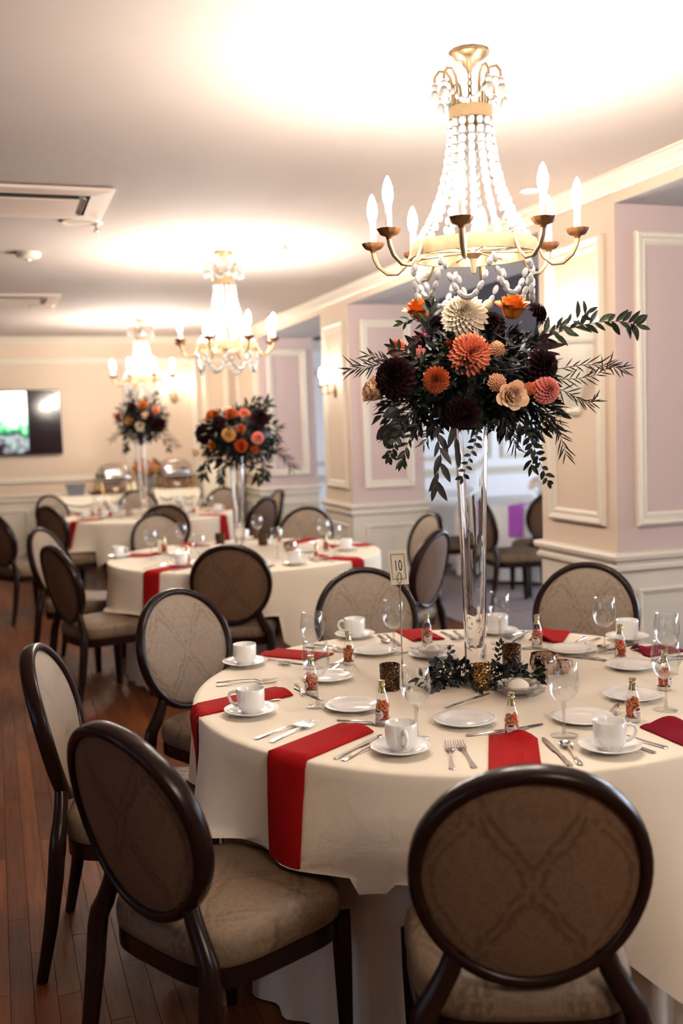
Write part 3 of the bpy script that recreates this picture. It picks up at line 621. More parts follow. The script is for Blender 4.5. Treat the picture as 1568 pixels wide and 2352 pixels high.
# ------------------------------------------------------------------ chairs
TILT = math.radians(13)
def make_chair(label):
    t = thing('banquet_chair', label, 'chair')
    C0 = Vector((0, -0.262, 0.712)); U = Vector((1, 0, 0)); V = Vector((0, -math.sin(TILT), math.cos(TILT))); Nn = Vector((0, math.cos(TILT), math.sin(TILT)))
    A_, B_ = 0.2215, 0.2300
    def pt(x, v, h): return C0 + U * x + V * v + Nn * (h + 0.028 * (x / 0.236) ** 2)
    vs, fs = [], []; n, k = 56, 12
    for i in range(n):
        a = 2 * PI * i / n
        for j in range(k):
            b = 2 * PI * j / k; cb, sb = math.cos(b), math.sin(b)
            ip = 0.0145 * math.copysign(abs(cb) ** 0.7, cb); hp = 0.0235 * math.copysign(abs(sb) ** 0.7, sb)
            vs.append(pt((A_ + ip) * math.cos(a), (B_ + ip) * math.sin(a), hp))
    for i in range(n):
        for j in range(k):
            i2, j2 = (i + 1) % n, (j + 1) % k; fs.append((i * k + j, i2 * k + j, i2 * k + j2, i * k + j2))
    fr = MB().add(vs, fs).build('back_frame', 'wood', t, smooth=180)
    def pad(nm, sgn, dome, mat):
        mb = MB()
        def fn(u, v):
            s = v; a = 2 * PI * u; ra, rb = A_ - 0.010, B_ - 0.010
            h = sgn * (0.010 + dome * max(0.0, 1 - s ** 2.6) ** 0.75)
            return pt(ra * s * math.cos(a), rb * s * math.sin(a), h)
        mb.grid(fn, 48, 10, closeu=True, flip=sgn > 0); return mb.build(nm, mat, t, smooth=180)
    pad('back_cushion', 1, 0.024, 'fab_f')
    pad('back_panel', -1, 0.012, 'fab_b')
    # seat: rounded trapezoid
    def outline(a, s):
        c, q = math.cos(a), math.sin(a); e = 2 / 4.2
        x = math.copysign(abs(c) ** e, c); y = math.copysign(abs(q) ** e, q)
        w = 0.218 + (y + 1) / 2 * 0.034
        return x * w * s, 0.005 + y * 0.222 * s + (0.012 * (1 - x * x) * s if y > 0 else 0)
    prof = [(0.395, 0.965), (0.400, 0.99), (0.415, 1.0), (0.436, 1.0), (0.452, 0.985), (0.464, 0.95), (0.474, 0.88), (0.482, 0.74), (0.487, 0.5), (0.489, 0.25), (0.490, 0.0)]
    MB().grid(lambda u, v: (*outline(2 * PI * u, prof[round(v * 10)][1]), prof[round(v * 10)][0]), 56, 11, closeu=True).build('seat_cushion', 'fab_s', t, smooth=180)
    pr2 = [(0.350, 0.93), (0.350, 0.985), (0.395, 0.985), (0.398, 0.90)]
    MB().grid(lambda u, v: (*outline(2 * PI * u, pr2[round(v * 3)][1]), pr2[round(v * 3)][0]), 56, 4, closeu=True).build('seat_rail', 'wood', t, smooth=40)
    for s in (-1, 1):
        p = [(s * 0.142, -0.216, 0.555), (s * 0.158, -0.215, 0.508), (s * 0.184, -0.216, 0.460), (s * 0.206, -0.219, 0.425), (s * 0.213, -0.223, 0.385), (s * 0.215, -0.232, 0.30), (s * 0.219, -0.252, 0.16), (s * 0.224, -0.285, 0.0)]
        MB().tube(p, [0.019, 0.0205, 0.022, 0.0235, 0.0245, 0.0235, 0.0205, 0.0165], 10, sx=1.0, sy=1.12).build('rear_leg', 'wood', t, smooth=60)
        MB().tube([(s * 0.214, 0.190, 0.392), (s * 0.215, 0.191, 0.30), (s * 0.217, 0.195, 0.0)], [0.034, 0.032, 0.020], 4).build('front_leg', 'wood', t, smooth=30)
    return t
TBL = {1: (Vector((1.385, 2.911, 0)), 0.86), 2: (Vector((1.544, 6.652, 0)), 0.89), 3: (Vector((1.45, 10.40, 0)), 0.86)}
CH = [  # table, angle, distance of the back's top, label
    (1, -110.7, 1.365, 'large front chair seen square from behind at the bottom right'),
    (1, -151.5, 1.36, 'front-left chair with its whole patterned seat showing at the bottom'),
    (1, 166, 1.36, 'chair at the far left of the nearest table, cut edge-on, pale front showing'),
    (1, 121, 1.44, 'chair with pale front at the back left of the nearest table'),
    (1, 84, 1.43, 'chair behind the nearest table, directly behind the number card'),
    (1, 43.5, 1.50, 'chair behind the nearest table, in front of the nearest pier'),
    (1, 3, 1.42, 'chair right of the nearest table, beyond the frame, behind the rightmost glasses'),
    (1, -36, 1.46, 'chair at the right end of the nearest table, just beyond the frame'),
    (2, -108, 1.10, 'brown-backed chair pushed in at the front of the middle table'),
    (2, -160, 1.36, 'brown-backed chair at the front left of the middle table'),
    (2, 150, 1.50, 'grey-fronted chair at the far left of the middle table'),
    (2, 104, 1.55, 'grey-fronted chair at the back of the middle table'),
    (2, 57, 1.52, 'brown chair at the back right of the middle table, before the second pier'),
    (2, -48, 1.42, 'chair right of the number card, between it and the vase'),
    (2, 4, 1.42, 'tan-fronted chair half hidden behind the chair right of the number card'),
    (3, -150, 1.20, 'brown-backed chair at the front left of the farthest table'),
    (3, 130, 1.46, 'chair at the back left of the farthest table, beside the buffet'),
    (3, -92, 1.28, 'brown-backed chair at the front of the farthest table, peeking over another'),
    (3, -49, 1.44, 'grey-blue fronted chair at the right of the farthest table'),
    (3, 1, 1.38, 'edge-on tan chair by the second opening'),
    (3, 88, 1.28, 'round-backed chair behind the vase of the farthest table'),
    (3, 45, 1.40, 'chair at the back right of the farthest table, mostly behind the middle vase'),
]
chair0 = make_chair('x'); cfam = family(chair0); SEATS = {1: [], 2: [], 3: []}; first = True
def seat_chair(pos, rz, label, group):
    global first
    if first: chair0.location = pos; chair0.rotation_euler = (0, 0, rz); chair0['label'] = label; chair0['group'] = group; first = False; return chair0
    return copy_tree(chair0, cfam, label, pos, rz, group)
for tb, ang, rho, lab in CH:
    c, R = TBL[tb]; a = math.radians(ang); q = rho - 0.32
    pos = Vector((c.x + q * math.cos(a), c.y + q * math.sin(a), 0)); SEATS[tb].append((pos, a + PI / 2))
    seat_chair(pos, a + PI / 2, lab, 'oval-back banquet chairs')
p = Vector((0.02, 9.28, 0)); seat_chair(p + Vector((0.20, 0.08, 0)), math.radians(-62), 'edge-on chair cut by the left frame edge, beyond the middle table', 'oval-back banquet chairs')

# ------------------------------------------------------------------ tables and cloths
ZT = 0.760
class Cloth:
    def __init__(s, tb, phi, S=1.143):
        s.c, s.R = TBL[tb]; s.phi = math.radians(phi); s.S = S; s.seats = SEATS[tb]
    def length(s, th):
        q = th - s.phi - PI / 4; return s.S / (abs(math.cos(q)) ** 11 + abs(math.sin(q)) ** 11) ** (1 / 11) - s.R
    def side(s, th, d):
        """radius and height of the cloth d metres below the table edge along the cloth"""
        dc = (th - s.phi + PI / 4) % (PI / 2) - PI / 4      # angle from the nearest corner
        corner = math.exp(-(dc / 0.13) ** 2); near = math.exp(-((abs(dc) - 0.27) / 0.11) ** 2)
        r = s.R + 0.010 + d * (0.055 + 0.16 * corner - 0.10 * near) + d * 0.12 * (math.sin(10 * th + 2 * math.sin(3 * th + s.phi)) * 0.7 + math.sin(17 * th + 1.3) * 0.2) * min(1, d / 0.10)
        z = ZT - 0.004 - d * (0.985 - 0.06 * corner)
        return r, max(z, 0.006)
    def point(s, th, d):
        r, z = s.side(th, d); x, y = s.c.x + r * math.cos(th), s.c.y + r * math.sin(th)
        if z < 0.497:
            for p, rz in s.seats:           # the hem rests on a seat that is pushed in
                q = rotz(-rz) @ (Vector((x, y, 0)) - p)
                if abs(q.x) < 0.27 and -0.20 < q.y < 0.27:
                    z = 0.497 + 0.002 * math.sin(9 * th)
        return x, y, z
    def build(s, label, lab2, lab3):
        t = thing('round_table', lab3, 'table', (s.c.x, s.c.y, 0), 0, 'round banquet tables')
        MB().lathe([(0.0001, 0.722), (s.R - 0.006, 0.722), (s.R, 0.728), (s.R, 0.748), (s.R - 0.006, ZT - 0.005), (0.0001, ZT - 0.005)], 64).build('tabletop', 'sub', t)
        for k in range(4):
            a = k * PI / 2 + 0.4; MB().tube([(0.42 * math.cos(a), 0.42 * math.sin(a), 0.722), (0.45 * math.cos(a), 0.45 * math.sin(a), 0.0)], 0.016, 8).build('leg', 'black', t)
        n = 240; mb = MB(); vs, fs = [], []; rows = []
        for f in (0.0, 0.2, 0.45, 0.7, 0.86, 0.94, 0.985): rows.append(('t', f))
        rows.append(('e', 0.45)); rows.append(('e', 0.9))
        for i in range(15): rows.append(('d', (i / 14) ** 0.9))
        for i in range(n):
            th = 2 * PI * i / n; L = s.length(th)
            for kd, f in rows:
                if kd == 't': vs.append((s.c.x + s.R * f * math.cos(th), s.c.y + s.R * f * math.sin(th), ZT + (0.0007 * math.sin(9 * th + f * 14) if 0 < f < 0.9 else 0)))
                elif kd == 'e':
                    r = s.R + 0.007 * math.sin(f * PI / 2); vs.append((s.c.x + r * math.cos(th), s.c.y + r * math.sin(th), ZT - 0.004 * (1 - math.cos(f * PI / 2))))
                else: vs.append(s.point(th, 0.004 + f * (L - 0.004)))
        k = len(rows)
        for i in range(n):
            j = (i + 1) % n
            for q in range(k - 1): fs.append((i * k + q, i * k + q + 1, j * k + q + 1, j * k + q)[::-1])
        o = mb.add(vs, fs).build('tablecloth', 'cloth', smooth=180); tag(o, label, 'tablecloth', 'square ivory tablecloths')
        def dent(th):
            r = 0.775
            for p, rz in s.seats:
                v = p - s.c; d = abs((math.atan2(v.y, v.x) - th + PI) % (2 * PI) - PI); f = v.length - 0.26
                if f < r: r = r - (r - f) * math.exp(-(d / 0.34) ** 4)
            return r
        dn = {i: dent(2 * PI * i / 240) for i in range(240)}
        def sk(u, v):
            i = round(u * 240) % 240; th = 2 * PI * u; base = dn[i]
            r = base + 0.012 * math.sin(34 * th + math.sin(5 * th)) * (0.2 + v) + 0.02 * v
            return (s.c.x + r * math.cos(th), s.c.y + r * math.sin(th), 0.715 - 0.711 * v)
        o = MB().grid(sk, 240, 12, closeu=True, flip=True).build('table_skirt', 'skirt', smooth=180); tag(o, lab2, 'table skirt', 'floor-length table skirts')
CL = {1: Cloth(1, -168), 2: Cloth(2, -163, 1.16), 3: Cloth(3, -150)}
CL[1].build('ivory square tablecloth with hanging corners on the nearest table', 'beige floor-length skirt under the nearest tablecloth', 'round folding table hidden under the nearest ivory cloth')
CL[2].build('ivory square tablecloth on the middle table', 'beige skirt under the middle tablecloth', 'round folding table hidden under the middle ivory cloth')
CL[3].build('ivory square tablecloth on the farthest round table', 'beige skirt under the farthest round tablecloth', 'round folding table hidden under the farthest ivory cloth')

def napkin(tb, S, F, mat, label, hang=0.256, w=0.125, wave=0.0):
    """a folded napkin from its inner end S over the table edge at F, then hanging"""
    cl = CL[tb]; R = cl.R; c = cl.c; S = Vector((S.x, S.y, 0)) - c; F = Vector((F.x, F.y, 0)) - c; D = (F - S).normalized(); Nd = Vector((-D.y, D.x, 0))
    def cross(p):
        b = p.dot(D); return -b + math.sqrt(max(0.0, b * b - p.dot(p) + R * R))
    na, nl = 9, 34; T = 0.009; tot = cross(S) + hang; top = []; bot = []
    for i in range(nl):
        for j in range(na):
            x = (j / (na - 1) - 0.5) * w; p0 = S + Nd * x; le = cross(p0); l = tot * i / (nl - 1)
            e_ = abs(2 * x / w); thick = T * (1 - 0.55 * e_ ** 6)
            if l < le:
                f = max(0.0, 1 - l / 0.09); lift = wave * f * (0.006 + 0.012 * math.sin(5.5 * x / w + 0.8)) * min(1, f * 1.5)
                b = c + p0 + D * (l + wave * 0.012 * f * math.sin(4 * x / w)); zb = ZT + 0.0012 + max(0, lift)
                top.append((b.x, b.y, zb + thick)); bot.append((b.x, b.y, zb))
            else:
                d = l - le; pe = p0 + D * le; a = math.atan2(pe.y, pe.x)
                for lst, off in ((bot, 0.0035), (top, 0.0035 + thick)):
                    r, z = cl.side(a, d + 0.002); q = min(1, d / 0.02); z2 = (ZT + (0.0012 if off < 0.004 else 0.0012 + thick)) * (1 - q) + z * q
                    r2 = r + off * q; lst.append((c.x + r2 * math.cos(a), c.y + r2 * math.sin(a), z2))
    fs = []; n = nl * na
    for i in range(nl - 1):
        for j in range(na - 1):
            q = (i * na + j, i * na + j + 1, i * na + na + j + 1, i * na + na + j); fs.append(q[::-1]); fs.append(tuple(n + k for k in q))
    for i in range(nl - 1):
        for j in (0, na - 1):
            q = (i * na + j, i * na + na + j, n + i * na + na + j, n + i * na + j); fs.append(q if j == 0 else q[::-1])
    for j in range(na - 1):
        for i in (0, nl - 1):
            q = (i * na + j, n + i * na + j, n + i * na + j + 1, i * na + j + 1); fs.append(q if i == 0 else q[::-1])
    o = MB().add(top + bot, fs).build('napkin', mat, smooth=60); tag(o, label, 'napkin', 'folded red napkins'); return o
def nap_polar(tb, a, r_in):
    c, R = TBL[tb]; d = Vector((math.cos(a), math.sin(a), 0)); return c + d * r_in, c + d * R
# ------------------------------------------------------------------ tableware prototypes
ZS = ZT + 0.0012
class Kind:
    """one prototype and its copies; labels are ordinals from the left within a table"""
    def __init__(s, root): s.root = root; s.fam = family(root); s.used = False
    def put(s, loc, rz=0.0, label='', group=None):
        if not s.used:
            s.used = True; s.root.location = loc; s.root.rotation_euler = (0, 0, rz); s.root['label'] = label
            if group: s.root['group'] = group
            return s.root
        return copy_tree(s.root, s.fam, label, loc, rz, group)
def text_mesh(txt, size, shear=0.0, align='CENTER'):
    cu = bpy.data.curves.new('lettering', 'FONT'); cu.body = txt; cu.size = size; cu.align_x = align; cu.shear = shear; cu.resolution_u = 3
    ob = bpy.data.objects.new('lettering', cu); COL.objects.link(ob); dg = bpy.context.evaluated_depsgraph_get(); dg.update()
    me = bpy.data.meshes.new_from_object(ob.evaluated_get(dg)); vs = [tuple(v.co) for v in me.vertices]; fs = [tuple(p.vertices) for p in me.polygons]
    bpy.data.objects.remove(ob); bpy.data.meshes.remove(me); bpy.data.curves.remove(cu); return vs, fs

def mk_cup():
    t = thing('coffee_cup', 'x', 'cup')
    MB().lathe([(0.0001, 0.004), (0.024, 0.004), (0.025, 0.0), (0.028, 0.0), (0.029, 0.005), (0.036, 0.012), (0.0395, 0.022), (0.0405, 0.040), (0.0408, 0.068), (0.0398, 0.0695), (0.0382, 0.068), (0.0378, 0.040), (0.036, 0.022), (0.028, 0.010), (0.0001, 0.008)], 36).build('body', 'china', t, smooth=50)
    MB().tube([(0.038, 0, 0.056), (0.050, 0, 0.059), (0.062, 0, 0.054), (0.066, 0, 0.042), (0.060, 0, 0.028), (0.048, 0, 0.019), (0.036, 0, 0.017)], [0.0052, 0.005, 0.0048, 0.0046, 0.0046, 0.0048, 0.0052], 8).build('handle', 'china', t, smooth=180)
    return Kind(t)
def mk_saucer():
    o = MB().lathe([(0.0001, 0.003), (0.022, 0.003), (0.024, 0.0), (0.034, 0.0), (0.036, 0.003), (0.060, 0.0105), (0.0775, 0.0175), (0.0785, 0.019), (0.077, 0.0198), (0.060, 0.0135), (0.038, 0.0072), (0.030, 0.0068), (0.0001, 0.0068)], 48).build('saucer', 'china', smooth=50); tag(o, 'x', 'saucer'); return Kind(o)
def mk_plate():
    o = MB().lathe([(0.0001, 0.003), (0.040, 0.003), (0.042, 0.0), (0.050, 0.0), (0.053, 0.004), (0.070, 0.0085), (0.0845, 0.0135), (0.0855, 0.0148), (0.084, 0.0158), (0.068, 0.0118), (0.056, 0.0075), (0.050, 0.006), (0.0001, 0.0055)], 56).build('side_plate', 'china', smooth=50); tag(o, 'x', 'plate'); return Kind(o)
def mk_glass():
    t = thing('wine_glass', 'x', 'wine glass')
    MB().lathe([(0.0055, 0.088), (0.014, 0.090), (0.027, 0.101), (0.0365, 0.118), (0.0410, 0.138), (0.0405, 0.158), (0.0375, 0.178), (0.0348, 0.195), (0.0340, 0.1955), (0.0335, 0.195), (0.0364, 0.178), (0.0393, 0.158), (0.0398, 0.138), (0.0353, 0.119), (0.026, 0.1035), (0.012, 0.094), (0.0001, 0.093)], 36).build('bowl', 'glass', t, smooth=180)
    MB().lathe([(0.0075, 0.004), (0.0050, 0.018), (0.0042, 0.040), (0.0046, 0.066), (0.0066, 0.082), (0.0055, 0.089)], 14).build('stem', 'stemglass', t, smooth=180)
    MB().lathe([(0.0001, 0.0), (0.0355, 0.0), (0.0362, 0.0012), (0.0350, 0.0022), (0.018, 0.0042), (0.0075, 0.0075)], 36).build('foot', 'glass', t, smooth=180)
    return Kind(t)
MT['stemglass'] = thin_glass('solid_stem_glass', (0.86, 0.85, 0.84), 0.95, 0.10)
def mk_bottle():
    t = thing('favour_bottle', 'x', 'bottle'); rB = 0.0205
    MB().lathe([(0.0001, 0.001), (0.018, 0.001), (rB, 0.004), (rB, 0.052), (0.0195, 0.060), (0.0155, 0.073), (0.0110, 0.085), (0.0080, 0.094), (0.0076, 0.104)], 28).build('glass_body', 'glass', t, smooth=180)
    MB().lathe([(0.0001, 0.0), (0.0192, 0.0), (0.0212, 0.003), (0.0212, 0.0095), (0.0208, 0.011), (0.0200, 0.011)], 28).build('base_cup', pm('pale_base', (0.62, 0.62, 0.54), 0.3), t)
    MB().lathe([(0.0112, 0.0855), (0.0108, 0.089), (0.0086, 0.095), (0.0080, 0.104), (0.0098, 0.1045), (0.0100, 0.107), (0.0088, 0.109), (0.0088, 0.113), (0.0098, 0.1145), (0.0094, 0.1185), (0.0001, 0.1195)], 20).build('foil_cap', 'bottle_gold', t)
    mb = MB(); r = random.Random(3)
    for lay in range(9):
        z = 0.0145 + lay * 0.0058; rad = 0.0160 if z < 0.052 else 0.0125
        for k in range(8 if lay < 8 else 5):
            a = k * 2 * PI / 8 + lay * 0.45 + r.uniform(-.2, .2); q = rad - 0.0008 * r.random()
            mb.ball((0, 0, 0), (0.0056, 0.0056, 0.0036), 8, 5, Matrix.Translation((q * math.cos(a) * 0.88, q * math.sin(a) * 0.88, z + r.uniform(-.001, .001))) @ Matrix.Rotation(r.uniform(0, PI), 4, (r.random(), r.random(), 0.3)))
    o = mb.build('candies', 'candy', t, smooth=180); o['kind'] = 'stuff'
    def wrap(x, y, k): a = x / rB; return ((rB + k) * math.sin(a), -(rB + k) * math.cos(a), y)
    zc = 0.027; lr = 0.0150
    lb = MB().grid(lambda u, v: wrap(lr * v * math.cos(2 * PI * u), zc + lr * v * math.sin(2 * PI * u), 0.0006), 28, 5, closeu=True).build('paper_label', 'label_p', t, smooth=180)
    for txt, y, sz in (('thank', 0.0235, 0.0072), ('you', 0.0165, 0.0072)):
        vs, fs = text_mesh(txt, sz, 0.35); MB().add([wrap(v[0], v[1] + y, 0.0010) for v in vs], fs).build('lettering', 'ink', lb, smooth=0)
    mb = MB()
    for x, y, s in ((-0.0035, 0.0365, 0.0036), (0.0012, 0.0350, 0.0030), (0.0040, 0.0372, 0.0024), (-0.0068, 0.0345, 0.0022)):
        mb.grid(lambda u, v: wrap(x + s * v * math.cos(2 * PI * u) * (1 + 0.25 * math.sin(10 * PI * u)), y + s * v * math.sin(2 * PI * u), 0.0010), 20, 3, closeu=True)
    mb.build('printed_flowers', 'label_fl', lb, smooth=0)
    return Kind(t)
def flat_strip(pts, th):
    """flat tapered bar lying along +X: pts = (x, half width, z)"""
    mb = MB(); vs = []; fs = []; n = len(pts)
    for x, w, z in pts: vs += [(x, -w, z), (x, w, z), (x, w * 0.8, z + th), (x, -w * 0.8, z + th)]
    for i in range(n - 1):
        for k in range(4):
            l = (k + 1) % 4; fs.append((i * 4 + k, i * 4 + 4 + k, i * 4 + 4 + l, i * 4 + l))
    fs.append((0, 1, 2, 3)); b = (n - 1) * 4; fs.append((b + 3, b + 2, b + 1, b)); return mb.add(vs, fs)
HANDLE = [(-0.100, 0.004, 0.0005), (-0.096, 0.0085, 0.0005), (-0.080, 0.0075, 0.0012), (-0.050, 0.0045, 0.003), (-0.010, 0.0032, 0.006), (0.020, 0.0034, 0.007)]
def mk_fork(s=1.0):
    mb = flat_strip(HANDLE + [(0.032, 0.007, 0.0055), (0.042, 0.0115, 0.003), (0.052, 0.0125, 0.002)], 0.0022)
    for k in range(4):
        y = -0.0102 + k * 0.0068; q = flat_strip([(0.050, 0.0022, 0.002), (0.075, 0.0019, 0.003), (0.098, 0.0009, 0.008)], 0.0018); mb.add([(v[0], v[1] + y, v[2]) for v in q.v], q.f)
    mb.v = [(v[0] * s, v[1] * s, v[2] * s) for v in mb.v]
    o = mb.build('fork', 'silver', smooth=40); tag(o, 'x', 'fork'); return Kind(o)
def mk_knife(s=1.0):
    mb = flat_strip([(-0.110, 0.004, 0.0005), (-0.106, 0.0085, 0.0005), (-0.085, 0.0078, 0.0008), (-0.030, 0.0055, 0.001), (-0.010, 0.0058, 0.001), (-0.004, 0.0085, 0.001), (0.05, 0.0095, 0.001), (0.09, 0.0080, 0.001), (0.106, 0.0045, 0.001), (0.110, 0.0010, 0.001)], 0.0024)
    mb.v = [(v[0] * s, v[1] * s, v[2] * s) for v in mb.v]
    o = mb.build('table_knife', 'silver', smooth=40); tag(o, 'x', 'knife'); return Kind(o)
def mk_spoon():
    mb = flat_strip(HANDLE, 0.0022)
    def fn(u, v):
        a = 2 * PI * u; x, y = 0.045 + 0.027 * v * math.cos(a), 0.0175 * v * math.sin(a) * (1 - 0.15 * math.cos(a)); return (x, y, 0.0012 + 0.0068 * v ** 2.2)
    mb.grid(fn, 24, 6, closeu=True); mb.grid(lambda u, v: (lambda p: (p[0], p[1], p[2] + 0.0012))(fn(u, v)), 24, 6, closeu=True)
    o = mb.build('spoon', 'silver', smooth=60); tag(o, 'x', 'spoon'); return Kind(o)
K = dict(cup=mk_cup(), saucer=mk_saucer(), plate=mk_plate(), glass=mk_glass(), bottle=mk_bottle(), fork=mk_fork(), dfork=mk_fork(0.88), knife=mk_knife(), dknife=mk_knife(0.82), spoon=mk_spoon())
TNAME = {1: 'nearest table', 2: 'middle table', 3: 'farthest round table'}
DESC = dict(cup='white china coffee cup', saucer='white saucer under a cup', plate='white side plate', glass='clear wine glass', bottle='small gold-topped bottle of candy', fork='dinner fork', knife='table knife', spoon='teaspoon', dfork='dessert fork lying crosswise', dknife='butter knife lying crosswise', napkin='folded red napkin')
QUEUE = []
def want(kind, tb, loc, rz=0.0): QUEUE.append((kind, tb, Vector(loc), rz))
def ordinal(i, n):
    if n == 1: return 'the only one'
    if i == 0: return 'leftmost'
    if i == n - 1: return 'rightmost'
    return ORD[i] + ' from the left'
def flush():
    for kind in K:
        for tb in (1, 2, 3):
            L = sorted([q for q in QUEUE if q[0] == kind and q[1] == tb], key=lambda q: PX(q[2]))
            for i, (k, _, loc, rz) in enumerate(L):
                K[kind].put(loc, rz, '%s on the %s, %s' % (DESC[kind], TNAME[tb], ordinal(i, len(L))), '%ss on the %s' % (K[kind].root.name.split('.')[0].replace('_', ' '), TNAME[tb]))
def polar(tb, ang, r, tang=0.0):
    c = TBL[tb][0]; a = math.radians(ang); return Vector((c.x + r * math.cos(a) - tang * math.sin(a), c.y + r * math.sin(a) + tang * math.cos(a), ZS))

# nearest table, from what stands where in the photo
def face_cam(p, off=0.0): return math.atan2(-p.x, p.y) * 1.0 + off
for px, py, hd in ((577, 1640, 150), (563, 1528, 80), (922, 1727, -100), (1400, 1724, -20), (1440, 1470, 60), (815, 1464, 150), (1143, 1456, 90)):
    p = G(px, py, ZS); want('saucer', 1, p); want('cup', 1, p + Vector((0, 0, 0.0072)), math.radians(hd))
for px, py in ((720, 1535), (729, 1623), (957, 1697), (1295, 1690), (1529, 1630), (1388, 1498), (1148, 1478), (905, 1500), (1531, 1546)): want('glass', 1, G(px, py, ZS))
for px, py in ((812, 1627), (1067, 1660), (1337, 1655), (1452, 1603), (1449, 1534), (755, 1560), (862, 1500), (1312, 1497), (993, 1507)): want('plate', 1, G(px, py, ZS))
for px, py, o in ((716, 1595, -75), (801, 1529, 70), (879, 1663, -35), (1175, 1697, 0), (1453, 1659, 45), (1525, 1587, 70), (1424, 1517, -60), (1233, 1490, -10), (981, 1485, 10)):
    p = G(px, py - 4, ZS); want('bottle', 1, p, face_cam(p, math.radians(o)))
NAP1 = [165, -147.5, -107, -71, 9, 40, 80, 121]
for i, a in enumerate(NAP1):
    d = math.radians(a)
    want('fork', 1, polar(1, a - 9.5, 0.715), d + PI + 0.05); want('fork', 1, polar(1, a - 12.5, 0.725), d + PI - 0.10)
    if i not in (3,): want('knife', 1, polar(1, a + 8.5, 0.715), d + PI + 0.08); want('spoon', 1, polar(1, a + 11, 0.73), d + PI)
    want('dfork', 1, polar(1, a - 1, 0.535), d + PI / 2 + 0.15); want('dknife', 1, polar(1, a + 5, 0.515), d + PI / 2 + 0.45)
NL = ['red napkin draped over the left edge of the nearest table', 'large red napkin hanging down the front left of the nearest table', 'red napkin just above the front chair', 'red napkin at the right frame edge beside crossed forks',
      'dark red napkin behind the right-hand wine glasses', 'flat red napkin in front of the chair by the nearest pier', 'flat red napkin beside the number card stand', 'flat red napkin in front of the pale chair at the back left']
NPX = [((650, 1590), (457, 1632)), ((818, 1674), (660, 1738)), ((1178, 1698), (1184, 1800)), ((1520, 1668), (1640, 1718)), ((1468, 1502), (1610, 1480)), ((1252, 1476), (1275, 1446)), ((985, 1472), (938, 1447)), ((745, 1511), (612, 1499))]
for i, ((s_, f_), lb) in enumerate(zip(NPX, NL)): napkin(1, G(*s_, ZT), G(*f_, ZT), 'wine' if i in (3, 4) else 'red', lb, wave=1.0 if i in (2, 3, 4, 5) else 0.4)

# middle table
for px, py in ((272, 1281), (417, 1301), (676, 1297), (795, 1264), (560, 1240)):
    p = G(px, py, ZS); want('saucer', 2, p); want('cup', 2, p + Vector((0, 0, 0.0072)), RND.uniform(0, 6))
for px, py in ((348, 1284), (418, 1266), (458, 1299), (637, 1282), (744, 1258), (770, 1272), (592, 1243)): want('glass', 2, G(px, py, ZS))
for px, py in ((378, 1272), (431, 1297), (727, 1290), (749, 1266), (640, 1247)):
    p = G(px, py, ZS); want('bottle', 2, p, RND.uniform(0, 6))
for px, py in ((412, 1273), (445, 1292), (700, 1268), (735, 1283), (600, 1300), (520, 1252)): want('plate', 2, G(px, py, ZS))
for px, py in ((340, 1316), (330, 1276), (440, 1252), (685, 1245), (798, 1255), (795, 1285)):
    v = G(px, py, ZT) - TBL[2][0]; a = math.degrees(math.atan2(v.y, v.x)); d = math.radians(a)
    n = len([q for q in QUEUE if q[0] == 'fork' and q[1] == 2])
    napkin(2, *nap_polar(2, d, 0.60), 'red', ['red napkin hanging over the front left of the middle table', 'red napkin at the left of the middle table, behind the leftmost cup', 'red napkin at the back left of the middle table', 'red napkin at the back of the middle table, before the brown chair', 'red napkin at the back right of the middle table', 'red napkin at the right end of the middle table, just over the number card chair'][n], wave=0.6)
    want('fork', 2, polar(2, a - 11, 0.74), d + PI); want('knife', 2, polar(2, a + 8, 0.74), d + PI)
# farthest round table
for px, py in ((195, 1191), (240, 1190), (262, 1180), (430, 1180), (500, 1176)):
    p = G(px, py, ZS); want('saucer', 3, p); want('cup', 3, p + Vector((0, 0, 0.0072)), RND.uniform(0, 6))
for px, py in ((213, 1189), (230, 1181), (254, 1190), (417, 1174), (445, 1180), (463, 1172)): want('bottle', 3, G(px, py, ZS), RND.uniform(0, 6))
for px, py in ((222, 1184), (280, 1190), (405, 1186), (480, 1182)): want('glass', 3, G(px, py, ZS))
for px, py in ((265, 1187), (440, 1187), (385, 1192)): want('plate', 3, G(px, py, ZS))
for j, (px, py) in enumerate(((208, 1196), (245, 1183), (508, 1184), (470, 1174))):
    v = G(px, py, ZT) - TBL[3][0]; a = math.degrees(math.atan2(v.y, v.x))
    napkin(3, *nap_polar(3, math.radians(a), 0.58), 'red', ['red napkin hanging from the front left of the farthest round table', 'red napkin at the back left of the farthest round table', 'red napkin hanging from the right of the farthest round table', 'red napkin at the back right of the farthest round table'][j])
flush()

# ------------------------------------------------------------------ centre of the nearest table
def trumpet_vase(loc, label, s=1.0):
    t = thing('trumpet_vase', label, 'vase', loc, 0, 'tall glass trumpet vases')
    H_ = 0.832 * s
    o_ = [(0.0001, 0.0), (0.040, 0.0), (0.041, 0.004), (0.0375, 0.012), (0.0355, 0.03), (0.0355, 0.10), (0.038, 0.25), (0.0425, 0.45), (0.0485, 0.65), (0.055, 0.80), (0.0585, H_)]
    i_ = [(0.0535, H_), (0.0495, 0.80), (0.0425, 0.65), (0.0355, 0.45), (0.0295, 0.25), (0.0250, 0.14), (0.016, 0.105), (0.0001, 0.10)]
    MB().lathe(o_ + [(0.0560, H_ + 0.001)] + i_, 40, mod=lambda a, r, z: 1 + 0.012 * math.cos(8 * a)).build('glass_wall', 'vase', t, smooth=40)
    return t
V1 = Vector((1.425, 2.948, ZS)); V2 = Vector((TBL[2][0].x - 0.03, TBL[2][0].y + 0.02, ZS)); V3 = Vector((1.40, 10.42, ZS))
